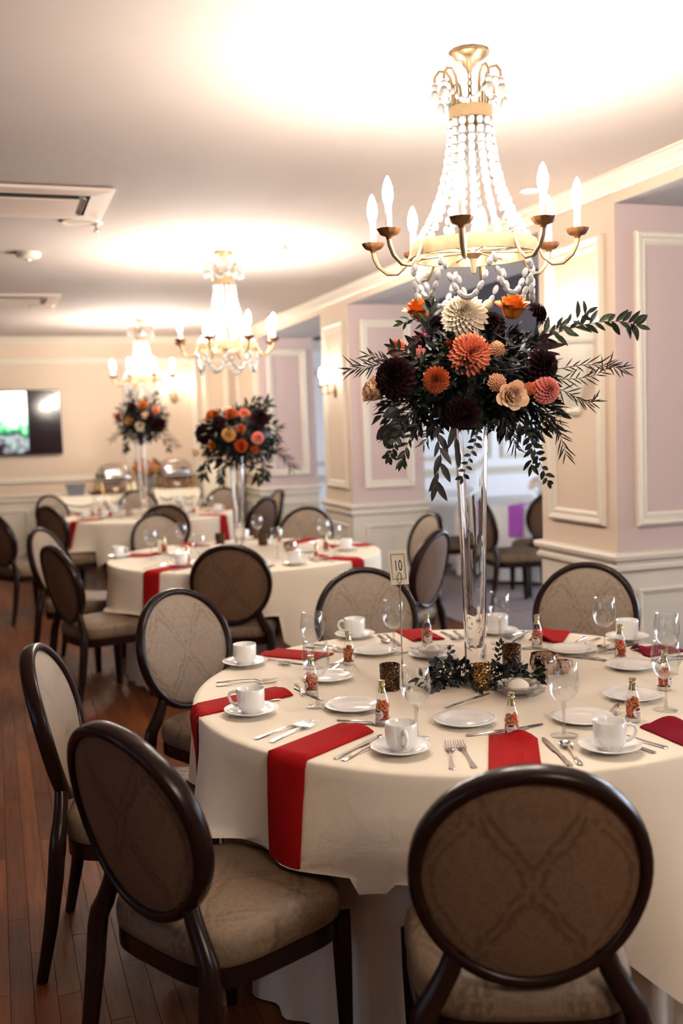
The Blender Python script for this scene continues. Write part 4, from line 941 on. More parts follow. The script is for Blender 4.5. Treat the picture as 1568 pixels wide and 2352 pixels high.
trumpet_vase(V1, 'tall clear glass trumpet vase on the nearest table')
trumpet_vase(V2, 'tall clear glass vase on the middle table')
trumpet_vase(V3, 'tall clear glass vase on the farthest round table')
def votive(p, r, h, mat, label, n=48):
    t = thing('votive_holder', label, 'candle holder', p, 0, 'textured votive holders'); k = 22; prof = []
    for i in range(k): z = 0.003 + (h - 0.006) * i / (k - 1); prof.append((r * (0.93 + 0.07 * i / (k - 1)), z))
    def mod(a, rr, z): return 1 + 0.035 * math.sin(12 * a) * math.sin(z / h * PI * 9) if rr > r * 0.9 else 1.0
    MB().lathe([(0.0001, 0.0), (r * 0.88, 0.0)] + prof + [(r * 0.97, h), (r * 0.90, h - 0.002), (r * 0.84, 0.01), (0.0001, 0.008)], n, mod=mod).build('glass_cup', mat, t, smooth=180)
    MB().lathe([(0.0001, 0.026), (r * 0.7, 0.026), (r * 0.7, 0.009)], 20).build('tea_light', 'candle', t)
votive(G(896, 1583, ZS), 0.0320, 0.080, 'amber', 'dark brown dimpled votive left of the greenery, beside the card stand')
votive(G(1105, 1583, ZS), 0.0300, 0.078, 'amber_gold', 'golden dimpled votive in front of the vase')
votive(G(1175, 1533, ZS), 0.0320, 0.078, 'amber', 'dark brown dimpled votive right of the vase')
p = G(1250, 1545, ZS)
t = thing('copper_bowl', 'shiny smoked copper bowl right of the votives', 'bowl', p)
MB().lathe([(0.0001, 0.0), (0.034, 0.0), (0.040, 0.008), (0.0475, 0.026), (0.0480, 0.040), (0.0435, 0.058), (0.0430, 0.064), (0.0415, 0.064), (0.042, 0.056), (0.046, 0.040), (0.045, 0.026), (0.036, 0.010), (0.0001, 0.006)], 40).build('bowl', 'copper', t, smooth=50)
MB().lathe([(0.0001, 0.030), (0.044, 0.030)], 24).build('sugar', 'card', t)
p = G(1292, 1545, ZS)
t = thing('copper_creamer', 'small copper creamer glimpsed behind a tall wine glass', 'creamer', p)
MB().lathe([(0.0001, 0.0), (0.018, 0.0), (0.024, 0.010), (0.025, 0.024), (0.020, 0.040), (0.022, 0.044), (0.018, 0.042), (0.022, 0.024), (0.0001, 0.006)], 28).build('body', 'copper', t, smooth=50)
MB().tube([(0.02, 0, 0.038), (0.036, 0, 0.034), (0.036, 0, 0.016), (0.023, 0, 0.012)], 0.0026, 8).build('handle', 'copper', t)
def butter_dish(p, label, s=1.0):
    t = thing('butter_dish', label, 'dish', p, 0, 'scalloped glass butter dishes')
    sc = lambda a, r, z: 1 + 0.05 * math.sin(14 * a) * (r / 0.08 / s) ** 3
    MB().lathe([(0.0001, 0.0), (0.040 * s, 0.0), (0.060 * s, 0.006), (0.080 * s, 0.018), (0.079 * s, 0.020), (0.058 * s, 0.009), (0.0001, 0.004)], 84, mod=sc).build('under_plate', 'stemglass', t, smooth=180)
    MB().lathe([(0.0001, 0.006), (0.030 * s, 0.006), (0.052 * s, 0.018), (0.066 * s, 0.036), (0.065 * s, 0.038), (0.050 * s, 0.021), (0.0001, 0.010)], 84, mod=sc).build('upper_bowl', 'stemglass', t, smooth=180)
    mb = MB(); mb.ball((0, 0, 0.024), (0.034 * s, 0.028 * s, 0.026), 18, 10); r = random.Random(5)
    mb.v = [(v[0] * (1 + r.uniform(-.07, .07)), v[1] * (1 + r.uniform(-.07, .07)), max(0.0105, v[2])) for v in mb.v]; mb.build('butter', 'butter', t, smooth=50)
butter_dish(G(1190, 1597, ZS), 'scalloped glass dish with white butter in front of the greenery')
butter_dish(G(992, 1512, ZS), 'glass dish at the far side, left of the vase', 0.8)
a, b = G(1018, 1630, ZS), G(1140, 1600, ZS)
kk = K['dknife'].put(a.lerp(b, 0.45) + Vector((0, 0, 0.003)), math.atan2(b.y - a.y, b.x - a.x), 'butter knife with its blade resting on the glass butter dish', 'butter knives'); kk.rotation_euler = (0, -0.06, math.atan2(b.y - a.y, b.x - a.x)); kk.location.z += 0.006
# number card
p = G(925, 1580, ZS)
t = thing('table_number_stand', 'number 10 card on a thin wire stand', 'table number', p, math.atan2(-p.x, p.y) * 1.0 - 0.25)
MB().lathe([(0.0001, 0.0), (0.024, 0.0), (0.024, 0.003), (0.006, 0.006), (0.003, 0.012)], 24).build('base', 'silver', t)
MB().tube([(0, 0, 0.005), (0, 0, 0.330)], 0.0024, 8).build('rod', 'silver', t)
MB().tube([(0.007 * math.sin(q), -0.004, 0.348 + 0.017 * -math.cos(q)) for q in [2 * PI * k / 16 for k in range(17)]], 0.0011, 6, cap=False).build('clip', 'silver', t)
Mc = Matrix.Translation((0, 0, 0.327)) @ Matrix.Rotation(math.radians(-4), 4, 'Y')
cd = MB().box((-0.0285, -0.001, 0), (0.0285, 0.001, 0.108), Mc).build('card', 'card', t, smooth=0)
for i_, w_ in ((0.006, 0.0011), (0.0088, 0.0005)):
    MB().frame(Mc @ Vector((0, -0.0012, 0.016)), Mc.to_3x3() @ Vector((1, 0, 0)), Mc.to_3x3() @ Vector((0, 0, 1)), (0, -1, 0), -0.0285 + i_, 0.0285 - i_, i_ - 0.006, 0.086 - i_, [(0, 0), (0, 0.0003), (w_, 0.0003), (w_, 0)]).build('printed_border', 'ink', cd, smooth=0)
vs_, fs_ = text_mesh('10', 0.050)
MB().add([(v[0] * 0.55, -0.0016, v[1] * 0.95 + 0.044) for v in vs_], fs_, Mc).build('numeral', 'ink', cd, smooth=0)
# middle and far table centres
votive(G(506, 1252, ZS), 0.036, 0.085, 'amber', 'brown votive on the middle table left of its vase')
votive(G(604, 1252, ZS), 0.036, 0.085, 'amber', 'brown votive on the middle table right of its vase')
votive(G(297, 1186, ZS), 0.040, 0.075, 'copper', 'metal votive on the farthest round table')
t = thing('copper_bowl', 'small silvery bowl on the middle table before the brown chair', 'bowl', G(667, 1266, ZS))
MB().lathe([(0.0001, 0.0), (0.034, 0.0), (0.0475, 0.026), (0.0480, 0.040), (0.0430, 0.064), (0.0415, 0.064), (0.046, 0.040), (0.0001, 0.006)], 32).build('bowl', 'copper', t, smooth=50)
p = G(373, 1268, ZS); t = thing('place_card', 'small white card standing on the middle table beside a candy bottle', 'card', p, math.atan2(-p.x, p.y))
MB().box((-0.03, -0.001, 0.0), (0.03, 0.001, 0.085), Matrix.Rotation(-0.15, 4, 'X')).build('card_front', 'card', t, smooth=0); MB().box((-0.03, -0.001, 0.0), (0.03, 0.001, 0.085), Matrix.Translation((0, 0.026, 0)) @ Matrix.Rotation(0.15, 4, 'X')).build('card_back', 'card', t, smooth=0)
MB().lathe([(0.0001, 0), (0.008, 0)], 10, Matrix.Translation((0, -0.0015, 0)) @ Matrix.Rotation(-0.15, 4, 'X') @ Matrix.Translation((0, 0, 0.05)) @ Matrix.Rotation(PI / 2, 4, 'X')).build('printed_mark', 'ink', t, smooth=0)
# ------------------------------------------------------------------ flowers
def petal(mb, M, L, W, cup=0.25, curl=0.0, point=0.4):
    vs = []; ss = (0.0, 0.35, 0.7, 0.9, 1.0); ww = (0.30, 0.85, 1.0, 0.72, 0.10 if point > 0.3 else 0.35)
    for s_, w in zip(ss, ww):
        z = cup * L * s_ * (1 - s_) + curl * L * s_ * s_
        vs += [(-W * w / 2, s_ * L * (1 - 0.06), z + W * w * cup), (0, s_ * L, z), (W * w / 2, s_ * L * (1 - 0.06), z + W * w * cup)]
    fs = []
    for i in range(4):
        for k in range(2): fs.append((i * 3 + k, i * 3 + k + 1, i * 3 + 4 + k, i * 3 + 3 + k))
    mb.add(vs, fs, M)
def dahlia(mb, M, r, n=90, width=0.36, depth=0.5, full=100, cup=0.30, curl=0.10, point=0.5):
    mb.ball((0, 0, r * 0.05), (r * 0.42, r * 0.42, r * 0.40), 14, 8, M)
    g = PI * (3 - math.sqrt(5))
    for i in range(n):
        t = (i + 0.5) / n; ph = math.radians(full) * t ** 0.75; a = i * g
        L = r * (0.40 + 0.50 * t ** 0.7); W = L * width * (1.3 if t < 0.25 else 1.0)
        d = Vector((math.sin(ph) * math.cos(a), math.sin(ph) * math.sin(a), math.cos(ph)))
        nrm = Vector((-math.cos(ph) * math.cos(a), -math.cos(ph) * math.sin(a), math.sin(ph)))
        x = d.cross(nrm).normalized(); q = Matrix((( x.x, d.x, nrm.x, 0), (x.y, d.y, nrm.y, 0), (x.z, d.z, nrm.z, 0), (0, 0, 0, 1)))
        base = d * (r * 0.14) + Vector((0, 0, -r * depth * 0.25 * t))
        petal(mb, M @ Matrix.Translation(base) @ q, L, W, cup, curl, point)
def rose(mb, M, r, h=None):
    h = h or r * 1.15; n = 26
    mb.ball((0, 0, -h * 0.15), (r * 0.35, r * 0.35, h * 0.35), 12, 8, M)
    for k in range(n):
        f = k / (n - 1); a0 = k * 2.39996; rk = r * (0.07 + 0.66 * f ** 0.85); wd = min(2.6, 0.95 * r * (0.42 + 0.55 * f) / rk); top = h * (0.55 - 0.34 * f ** 1.7) * (1 + RND.uniform(-0.06, 0.06)); bow = RND.uniform(-0.05, 0.05)
        def fn(u, v):
            q = 2 * u - 1; edge = 1 - 0.30 * abs(q) ** 3; vv = v * edge; rim = max(0.0, (vv - 0.55) / 0.45) ** 2
            rr = rk * (0.30 + 0.70 * vv ** 0.55) + r * (0.05 + 0.24 * f ** 2.2) * rim; a = a0 + q * wd / 2 * (0.75 + 0.25 * v)
            return (rr * math.cos(a), rr * math.sin(a), -h * 0.5 + (top + h * 0.5) * vv - r * (0.02 + 0.14 * f ** 2) * rim + bow * r * q)
        mb.grid(fn, 7, 7, M)
def leaf_pts(L, W, bend=0.15, fold=0.18):
    vs = []; ss = (0.0, 0.18, 0.42, 0.68, 0.88, 1.0); ww = (0.08, 0.70, 1.0, 0.80, 0.40, 0.02)
    for s_, w in zip(ss, ww): vs += [(-W * w / 2, s_ * L, fold * W * w - bend * L * s_ * s_), (0, s_ * L, -bend * L * s_ * s_), (W * w / 2, s_ * L, fold * W * w - bend * L * s_ * s_)]
    fs = []
    for i in range(5):
        for k in range(2): fs.append((i * 3 + k, i * 3 + k + 1, i * 3 + 4 + k, i * 3 + 3 + k))
    return vs, fs
LEAFME = {}
def leaf_mesh(kind):
    if kind not in LEAFME:
        L, W, mat = dict(ruscus=(0.052, 0.018, 'leaf_o'), small=(0.024, 0.013, 'leaf_o'), euc=(0.075, 0.024, 'leaf_e'), round=(0.040, 0.026, 'leaf_e'))[kind]
        me = bpy.data.meshes.new('leaf'); v, f = leaf_pts(L, W); me.from_pydata(v, [], f); me.materials.append(MT[mat]); me.polygons.foreach_set('use_smooth', [True] * len(f)); LEAFME[kind] = me
    return LEAFME[kind]
def orient(p, d, up, s=1.0):
    d = d.normalized(); x = d.cross(up)
    if x.length < 1e-4: x = d.cross(Vector((1, 0, 0)))
    x.normalize(); z = x.cross(d); return Matrix(((x.x * s, d.x * s, z.x * s, p.x), (x.y * s, d.y * s, z.y * s, p.y), (x.z * s, d.z * s, z.z * s, p.z), (0, 0, 0, 1)))
def along(pts, u):
    n = len(pts) - 1; f = min(u * n, n - 1e-6); i = int(f); f -= i
    p0, p1 = pts[max(i - 1, 0)], pts[i]; p2, p3 = pts[i + 1], pts[min(i + 2, n)]
    return 0.5 * (2 * p1 + (p2 - p0) * f + (2 * p0 - 5 * p1 + 4 * p2 - p3) * f * f + (3 * p1 - p0 - 3 * p2 + p3) * f ** 3)
def branch(root, pts, kind, n, size=1.0, spread=55, rng=None, rad=0.0016, start=0.15, alt=True):
    rng = rng or RND; o0 = root.location; pts = [Vector(p) for p in pts]
    path = [along(pts, k / 14) for k in range(15)]
    b = MB().tube([p - o0 for p in path], [rad * (1 - 0.6 * k / 14) for k in range(15)], 6).build('branch', 'stem', root)
    for k in range(n):
        u = start + (1 - start) * (k + 0.5) / n; p = along(pts, u); d = (along(pts, min(1, u + 0.03)) - along(pts, max(0, u - 0.03))).normalized()
        side = d.cross(FWD).normalized() * (1 if k % 2 else -1); a = math.radians(spread + rng.uniform(-18, 18))
        dv = d * math.cos(a) + side * math.sin(a) + FWD * rng.uniform(-0.35, 0.35)
        l = bpy.data.objects.new('leaf', leaf_mesh(kind)); COL.objects.link(l); l.parent = b
        l.matrix_local = orient(p - o0, dv, -FWD + Vector((rng.uniform(-.5, .5), rng.uniform(-.5, .5), rng.uniform(-.5, .5))), size * rng.uniform(0.75, 1.15))
    l = bpy.data.objects.new('leaf', leaf_mesh(kind)); COL.objects.link(l); l.parent = b; l.matrix_local = orient(pts[-1] - o0, pts[-1] - pts[-2], -FWD, size * 0.9)
    return b
def wisp(root, pts, n, L=0.05, rng=None, mat='wisp', W=0.0045, spread=35):
    rng = rng or RND; o0 = root.location; pts = [Vector(p) for p in pts]; mb = MB()
    mb.tube([along(pts, k / 12) - o0 for k in range(13)], [0.0014 * (1 - 0.7 * k / 12) for k in range(13)], 5)
    for k in range(n):
        u = 0.1 + 0.88 * (k + 0.5) / n; p = along(pts, u); d = (along(pts, min(1, u + 0.03)) - along(pts, max(0, u - 0.03))).normalized()
        a = math.radians(spread + rng.uniform(-20, 20)); side = (d.cross(FWD).normalized() * (1 if k % 2 else -1) + FWD * rng.uniform(-.6, .6)).normalized()
        v, f = leaf_pts(L * rng.uniform(0.6, 1.2), W, bend=rng.uniform(-0.3, 0.35)); mb.add(v, f, orient(p - o0, d * math.cos(a) + side * math.sin(a), -FWD))
    return mb.build('wispy_sprig', mat, root, smooth=180)
def mass(root, c, rx, ry, rz, n, rng, size=(0.030, 0.055), name='foliage', mat='leaf', core=True, wr=0.34):
    """the thick of the leaves, each a real blade, joined as one part"""
    mb = MB(); o0 = root.location
    for k in range(n):
        d = Vector((rng.gauss(0, 1), rng.gauss(0, 1), rng.gauss(0, 1))).normalized(); f = rng.uniform(0.45, 1.0) ** 0.6
        p = Vector((d.x * rx, d.y * ry, d.z * rz)) * f; L = rng.uniform(*size)
        dv = d + Vector((rng.uniform(-.8, .8), rng.uniform(-.8, .8), rng.uniform(-.9, .5)))
        v, fc = leaf_pts(L, L * wr * rng.uniform(0.7, 1.2), bend=rng.uniform(0, 0.3)); mb.add(v, fc, orient(c - o0 + p, dv, Vector((rng.uniform(-1, 1), rng.uniform(-1, 1), 0.6))))
    o = mb.build(name, mat, root, smooth=180); o['kind'] = 'stuff'; return o
def bloom(root, kind, p, d, r, mat, label=None):
    M = aim(p - root.location, d, RND.uniform(0, 6)); mb = MB(); nm = 'dahlia'
    if kind == 'big': dahlia(mb, M, r, 150, 0.30, 0.6, 112, 0.24, 0.16, 0.6)
    elif kind == 'mum': dahlia(mb, M, r, 120, 0.30, 0.6, 112, 0.30, 0.22, 0.2)
    elif kind == 'pom': dahlia(mb, M, r, 130, 0.50, 0.6, 125, 0.45, 0.05, 0.2)
    elif kind == 'dark': dahlia(mb, M, r, 90, 0.42, 0.6, 112, 0.30, 0.05, 0.5)
    elif kind == 'rose': rose(mb, M, r); nm = 'rose'
    elif kind == 'sedum':
        nm = 'sedum'
        for k in range(70):
            a = k * 2.39996; t = (k + 0.5) / 70; q = Vector((math.cos(a) * math.sqrt(t), math.sin(a) * math.sqrt(t), 0.55 * (1 - t))) * r; mb.ball(q, r * 0.13, 6, 4, M)
    elif kind == 'bud': mb.ball((0, 0, 0), (r, r, r * 1.25), 14, 8, M); nm = 'flower_bud'
    o = mb.build(nm, mat, root, smooth=180 if kind in ('bud', 'rose') else 60)
    if label: o['label'] = label
    return o
RT, UP, FW = Vector((RGT.x, RGT.y, 0)).normalized(), Vector((0, 0, 1)), Vector((FWD.x, FWD.y, 0)).normalized()
def dirv(x, y, z): return (RT * x + UP * y - FW * z).normalized()     # right, up, towards the camera

rg = random.Random(21)
fa = thing('flower_arrangement', 'tall dark arrangement with a cream dahlia on the nearest vase', 'flowers', (V1.x, V1.y, 1.56))
D0 = 3.33
cen = P(1086, 862, D0)
mass(fa, cen, 0.27, 0.22, 0.155, 1300, rg)
mass(fa, P(1085, 900, D0), 0.25, 0.20, 0.13, 900, rg, (0.025, 0.045))
mass(fa, P(1085, 860, D0), 0.17, 0.15, 0.11, 500, rg)
mass(fa, P(960, 930, D0 - 0.05), 0.13, 0.12, 0.085, 330, rg, (0.028, 0.05))
mass(fa, P(1200, 945, D0 - 0.05), 0.13, 0.12, 0.085, 330, rg, (0.028, 0.05))
mb = MB(); mb.ball(P(1086, 865, D0 + 0.02) - fa.location, (0.17, 0.15, 0.10), 20, 12); mb.ball(P(1075, 925, D0 + 0.02) - fa.location, (0.13, 0.12, 0.07), 20, 12); mb.build('moss_core', 'leaf', fa, smooth=180)
MB().tube([Vector((0, 0, 0.0)), Vector((0, 0, 0.04)), Vector((0.0, 0, 0.20))], [0.040, 0.045, 0.05], 14).build('stem_bundle', 'leaf', fa)
for kind, px, py, d, dv, r, mat, lab in (
    ('big', 1066, 722, 3.20, (-0.15, 0.35, 0.9), 0.078, 'f_cream', 'large cream dahlia'),
    ('mum', 1081, 812, 3.13, (0.05, 0.12, 1.0), 0.068, 'f_coral', 'coral dahlia below the cream one'),
    ('rose', 962, 712, 3.24, (-0.25, 0.9, 0.25), 0.062, 'f_orange', 'burnt orange rose on the left'),
    ('rose', 1178, 704, 3.26, (0.05, 0.95, 0.30), 0.066, 'f_orange', 'burnt orange rose on the right'),
    ('pom', 908, 798, 3.25, (-0.6, 0.35, 0.6), 0.034, 'f_coral', 'small coral dahlia at the left'),
    ('rose', 856, 900, 3.26, (-0.9, 0.25, 0.30), 0.055, 'f_peach', 'peach rose seen from the side at far left'),
    ('rose', 1176, 908, 3.08, (0.05, 0.05, 1.0), 0.053, 'f_peach', 'open peach rose facing front'),
    ('pom', 1258, 895, 3.12, (0.45, 0.05, 0.85), 0.047, 'f_pink', 'coral pink pompon dahlia at the right'),
    ('mum', 1001, 872, 3.10, (-0.2, -0.05, 1.0), 0.043, 'f_rust', 'rust chrysanthemum'),
    ('mum', 1035, 800, 3.24, (-0.5, 0.3, 0.7), 0.036, 'f_rust', None),
    ('dark', 1248, 838, 3.14, (0.5, 0.15, 0.8), 0.060, 'f_burg', None), ('dark', 905, 868, 3.14, (-0.45, 0.1, 0.8), 0.074, 'f_burg', None),
    ('dark', 1062, 952, 3.12, (-0.05, -0.5, 0.8), 0.060, 'f_burg', 'almost black dahlia over the vase rim'), ('dark', 1236, 720, 3.26, (0.8, 0.3, 0.3), 0.044, 'f_burg', None),
    ('dark', 1130, 742, 3.25, (0.1, 0.6, 0.7), 0.050, 'f_burg', None), ('dark', 1000, 742, 3.32, (-0.2, 0.8, 0.5), 0.038, 'f_burg', None),
    ('sedum', 1140, 879, 3.09, (0, 0.2, 1), 0.028, 'f_sedum', 'rusty sedum head'), ('sedum', 1140, 802, 3.15, (0.2, 0.4, 0.9), 0.028, 'f_sedum', None),
    ('sedum', 962, 808, 3.22, (-0.4, 0.4, 0.8), 0.022, 'f_pink', None), ('sedum', 1216, 893, 3.10, (0.2, 0.1, 0.9), 0.020, 'f_rust', None),
    ('bud', 1119, 702, 3.25, (0.4, 0.7, 0.4), 0.017, 'f_bud', 'round pale bud'), ('dark', 964, 778, 3.42, (-0.3, 0.3, -0.5), 0.030, 'f_hot', None)):
    bloom(fa, kind, P(px, py, d), dirv(*dv), r, mat, lab)
def pp(*q): return [P(x, y, d) for x, y, d in q]
branch(fa, pp((1170, 830, 3.3), (1255, 775, 3.27), (1345, 745, 3.25), (1420, 738, 3.24), (1462, 748, 3.24)), 'ruscus', 26, 1.0, 42, rg)
branch(fa, pp((1200, 800, 3.25), (1240, 770, 3.22), (1300, 745, 3.2), (1345, 720, 3.2)), 'ruscus', 12, 0.95, 40, rg)
branch(fa, pp((980, 780, 3.2), (985, 740, 3.17), (990, 705, 3.16)), 'ruscus', 8, 0.9, 40, rg)
branch(fa, pp((1010, 770, 3.22), (955, 735, 3.2), (925, 743, 3.2)), 'ruscus', 7, 0.7, 40, rg)
branch(fa, pp((985, 850, 3.15), (940, 815, 3.13), (905, 800, 3.13)), 'ruscus', 9, 0.75, 45, rg)
branch(fa, pp((1090, 960, 3.18), (1095, 1000, 3.14), (1078, 1050, 3.14), (1062, 1098, 3.14)), 'small', 15, 1.0, 68, rg)
branch(fa, pp((1175, 950, 3.2), (1212, 1000, 3.16), (1235, 1050, 3.15), (1258, 1106, 3.15)), 'small', 18, 1.15, 55, rg)
branch(fa, pp((1195, 950, 3.25), (1215, 985, 3.22), (1222, 1035, 3.2), (1218, 1070, 3.2)), 'ruscus', 8, 0.75, 30, rg)
branch(fa, pp((1020, 950, 3.2), (1005, 1000, 3.16), (1012, 1050, 3.15), (1000, 1110, 3.15)), 'euc', 8, 0.85, 24, rg)
branch(fa, pp((945, 940, 3.2), (920, 985, 3.17), (905, 1025, 3.16), (893, 1050, 3.16)), 'small', 14, 1.1, 55, rg)
branch(fa, pp((975, 950, 3.2), (945, 1000, 3.18), (928, 1040, 3.17), (922, 1060, 3.17)), 'ruscus', 12, 0.7, 35, rg)
branch(fa, pp((930, 930, 3.22), (912, 955, 3.2), (900, 985, 3.2)), 'round', 3, 1.7, 30, rg)
branch(fa, pp((1045, 960, 3.14), (1047, 1000, 3.12), (1050, 1035, 3.12)), 'euc', 3, 0.8, 15, rg)
for q, n, L in ((pp((1270, 850, 3.2), (1340, 838, 3.18), (1400, 842, 3.17), (1432, 848, 3.17)), 26, 0.05), (pp((1270, 870, 3.2), (1320, 870, 3.18), (1370, 860, 3.18), (1400, 838, 3.17)), 20, 0.045),
                (pp((1275, 890, 3.2), (1310, 905, 3.2), (1345, 925, 3.2), (1365, 920, 3.2)), 20, 0.045), (pp((1230, 935, 3.2), (1268, 965, 3.18), (1288, 1005, 3.17), (1300, 1045, 3.17)), 22, 0.05),
                (pp((930, 835, 3.22), (880, 835, 3.2), (840, 842, 3.2), (798, 850, 3.2)), 30, 0.05), (pp((900, 830, 3.2), (870, 822, 3.2), (842, 815, 3.2)), 14, 0.04),
                (pp((960, 930, 3.2), (920, 965, 3.18), (895, 1000, 3.18)), 22, 0.05), (pp((1150, 950, 3.2), (1170, 990, 3.18), (1185, 1030, 3.18)), 18, 0.045), (pp((1005, 955, 3.2), (990, 990, 3.2), (972, 1020, 3.2)), 14, 0.04)):
    wisp(fa, q, n, L, rg)
for q in (pp((1130, 790, 3.16), (1170, 800, 3.14), (1200, 790, 3.14), (1205, 765, 3.15)), pp((1150, 820, 3.15), (1190, 830, 3.13), (1215, 815, 3.13), (1190, 795, 3.14)), pp((1135, 765, 3.18), (1165, 780, 3.15), (1185, 770, 3.15)), pp((1120, 845, 3.13), (1160, 850, 3.12), (1210, 842, 3.12))):
    MB().tube([along([Vector(x) for x in q], k / 12) - fa.location for k in range(13)], 0.0013, 5).build('curly_twig', 'stem', fa)
# serrated dark leaves at the right
for px, py, tx, ty in ((1225, 800, 1300, 790), (1220, 815, 1285, 812), (1240, 780, 1262, 768), (960, 800, 930, 770), (965, 770, 935, 800)):
    a, b = P(px, py, 3.2), P(tx, ty, 3.17); mb = MB(); v, f = leaf_pts((b - a).length, 0.022, 0.1, 0.1); mb.add(v, f, orient(a - fa.location, b - a, -FWD)); mb.build('burgundy_leaf', 'f_burg', fa, smooth=180)

# greenery lying round the foot of the vase
gr = thing('greenery_ring', 'dark eucalyptus greenery lying round the foot of the nearest vase', 'greenery', (V1.x, V1.y, ZS))
for c, n in ((G(1045, 1545, ZS + 0.03), 230), (G(1150, 1552, ZS + 0.025), 230), (G(1195, 1556, ZS + 0.015), 110), (G(1010, 1560, ZS + 0.02), 90)):
    o = mass(gr, c, 0.085, 0.065, 0.030, n, rg, (0.020, 0.036), mat='leaf', wr=0.45)
mb = MB()
for k in range(170):
    c = RND.choice((G(1160, 1555, ZS), G(1195, 1552, ZS), G(1030, 1560, ZS), G(1130, 1562, ZS))); q = c + Vector((RND.gauss(0, 0.025), RND.gauss(0, 0.025), RND.uniform(0.004, 0.035))); mb.ball(q - gr.location, 0.0032, 6, 4)
o = mb.build('seed_clusters', pm('seed', (0.055, 0.050, 0.050), 0.5), gr, smooth=180); o['kind'] = 'stuff'
zt = ZS + 0.02
def gp(px, py, h): return G(px, py, ZS) + Vector((0, 0, h))
branch(gr, [gp(1040, 1580, 0.03), gp(1035, 1580, 0.075), gp(1035, 1575, 0.115)], 'small', 8, 0.8, 45, rg)
branch(gr, [gp(1135, 1560, 0.03), gp(1143, 1560, 0.07), gp(1150, 1560, 0.115)], 'small', 9, 0.9, 45, rg)
branch(gr, [gp(1045, 1560, 0.04), gp(1020, 1575, 0.07), gp(1000, 1585, 0.085)], 'round', 3, 1.0, 40, rg)
branch(gr, [gp(1130, 1575, 0.02), gp(1165, 1580, 0.035), gp(1200, 1580, 0.03)], 'round', 5, 0.9, 45, rg)
branch(gr, [gp(1060, 1575, 0.03), gp(1080, 1585, 0.03), gp(1100, 1592, 0.01)], 'small', 8, 1.0, 45, rg)
branch(gr, [gp(1020, 1570, 0.03), gp(1005, 1585, 0.02), gp(995, 1590, 0.01)], 'round', 5, 0.8, 45, rg)

def far_arrangement(V, cx, cy, D, rx, rz, blooms, sprigs, label, seed):
    r = random.Random(seed); t = thing('flower_arrangement', label, 'flowers', (V.x, V.y, 1.56)); c = P(cx, cy, D)
    mb = MB(); mb.ball(c - t.location, (rx * 0.72, rx * 0.6, rz * 0.70), 18, 10); mb.build('moss_core', 'leaf', t, smooth=180)
    mass(t, c, rx * 1.0, rx * 0.8, rz * 0.95, 850, r, (0.030, 0.055)); mass(t, c - Vector((0, 0, rz * 0.50)), rx * 0.85, rx * 0.65, rz * 0.5, 380, r, (0.030, 0.055))
    MB().tube([Vector((0, 0, -0.10)), Vector((0, 0, 0.02)), Vector((0.0, 0, 0.16))], [0.016, 0.045, 0.05], 12).build('stem_bundle', 'leaf', t)
    for kind, px, py, rad, mat in blooms:
        dx, dy = (px - cx) * D / FPX / rx, (cy - py) * D / FPX / rz; z = math.sqrt(max(0.05, 1 - min(0.95, dx * dx + dy * dy)))
        bloom(t, kind, P(px, py, D - rx * 0.84 * z), dirv(dx * 0.8, dy * 0.8 + 0.1, z), rad, mat)
    for q, kind, n in sprigs:
        pts = [P(x, y, D - 0.12) for x, y in q]
        if kind == 'wisp': wisp(t, pts, n, 0.075, r)
        else: branch(t, pts, kind, n, 1.3, 42, r)
    return t
far_arrangement(V2, 550, 1003, 6.85, 0.285, 0.20, [('dark', 468, 995, .085, 'f_burg'), ('dark', 596, 958, .075, 'f_burg'), ('mum', 487, 955, .060, 'f_orange'), ('pom', 523, 998, .050, 'f_amber'), ('mum', 592, 1006, .044, 'f_pink'), ('mum', 553, 1024, .046, 'f_red'),
    ('rose', 487, 1024, .036, 'f_orange'), ('rose', 449, 1040, .040, 'f_peach'), ('mum', 553, 985, .034, 'f_rust'), ('mum', 585, 1033, .030, 'f_rust'), ('mum', 530, 950, .050, 'f_rust'), ('rose', 643, 1030, .032, 'f_peach'), ('rose', 520, 942, .042, 'f_cream'), ('dark', 500, 970, .06, 'f_burg'), ('mum', 560, 948, .04, 'f_coral')],
    [([(565, 970), (590, 945), (612, 928)], 'ruscus', 12), ([(560, 960), (568, 935), (588, 922)], 'ruscus', 8), ([(620, 1030), (650, 1045), (672, 1075)], 'wisp', 40), ([(480, 1050), (475, 1070), (468, 1090)], 'ruscus', 8), ([(510, 1055), (508, 1080), (506, 1098)], 'ruscus', 8), ([(600, 1060), (610, 1078), (605, 1095)], 'ruscus', 8), ([(580, 1060), (590, 1085), (592, 1100)], 'ruscus', 7)],
    'dark arrangement with amber and pink blooms on the middle vase', 5)
far_arrangement(V3, 326, 962, 10.4, 0.27, 0.235, [('dark', 365, 975, .085, 'f_burg'), ('mum', 327, 930, .055, 'f_orange'), ('rose', 296, 966, .050, 'f_amber'), ('rose', 321, 979, .055, 'f_cream'), ('mum', 272, 957, .055, 'f_red'), ('rose', 357, 943, .045, 'f_coral'), ('mum', 334, 954, .036, 'f_peach'), ('dark', 300, 935, .06, 'f_burg'), ('dark', 345, 960, .05, 'f_burg')],
    [([(310, 935), (300, 918), (303, 905)], 'ruscus', 8), ([(345, 930), (355, 915), (360, 905)], 'ruscus', 7), ([(370, 985), (392, 1005), (408, 1025)], 'wisp', 30), ([(285, 985), (268, 1000), (255, 1010)], 'wisp', 24), ([(295, 1000), (290, 1020), (290, 1032)], 'ruscus', 9), ([(375, 1000), (382, 1015), (388, 1030)], 'ruscus', 6)],
    'dark arrangement with a cream rose on the farthest vase', 9)
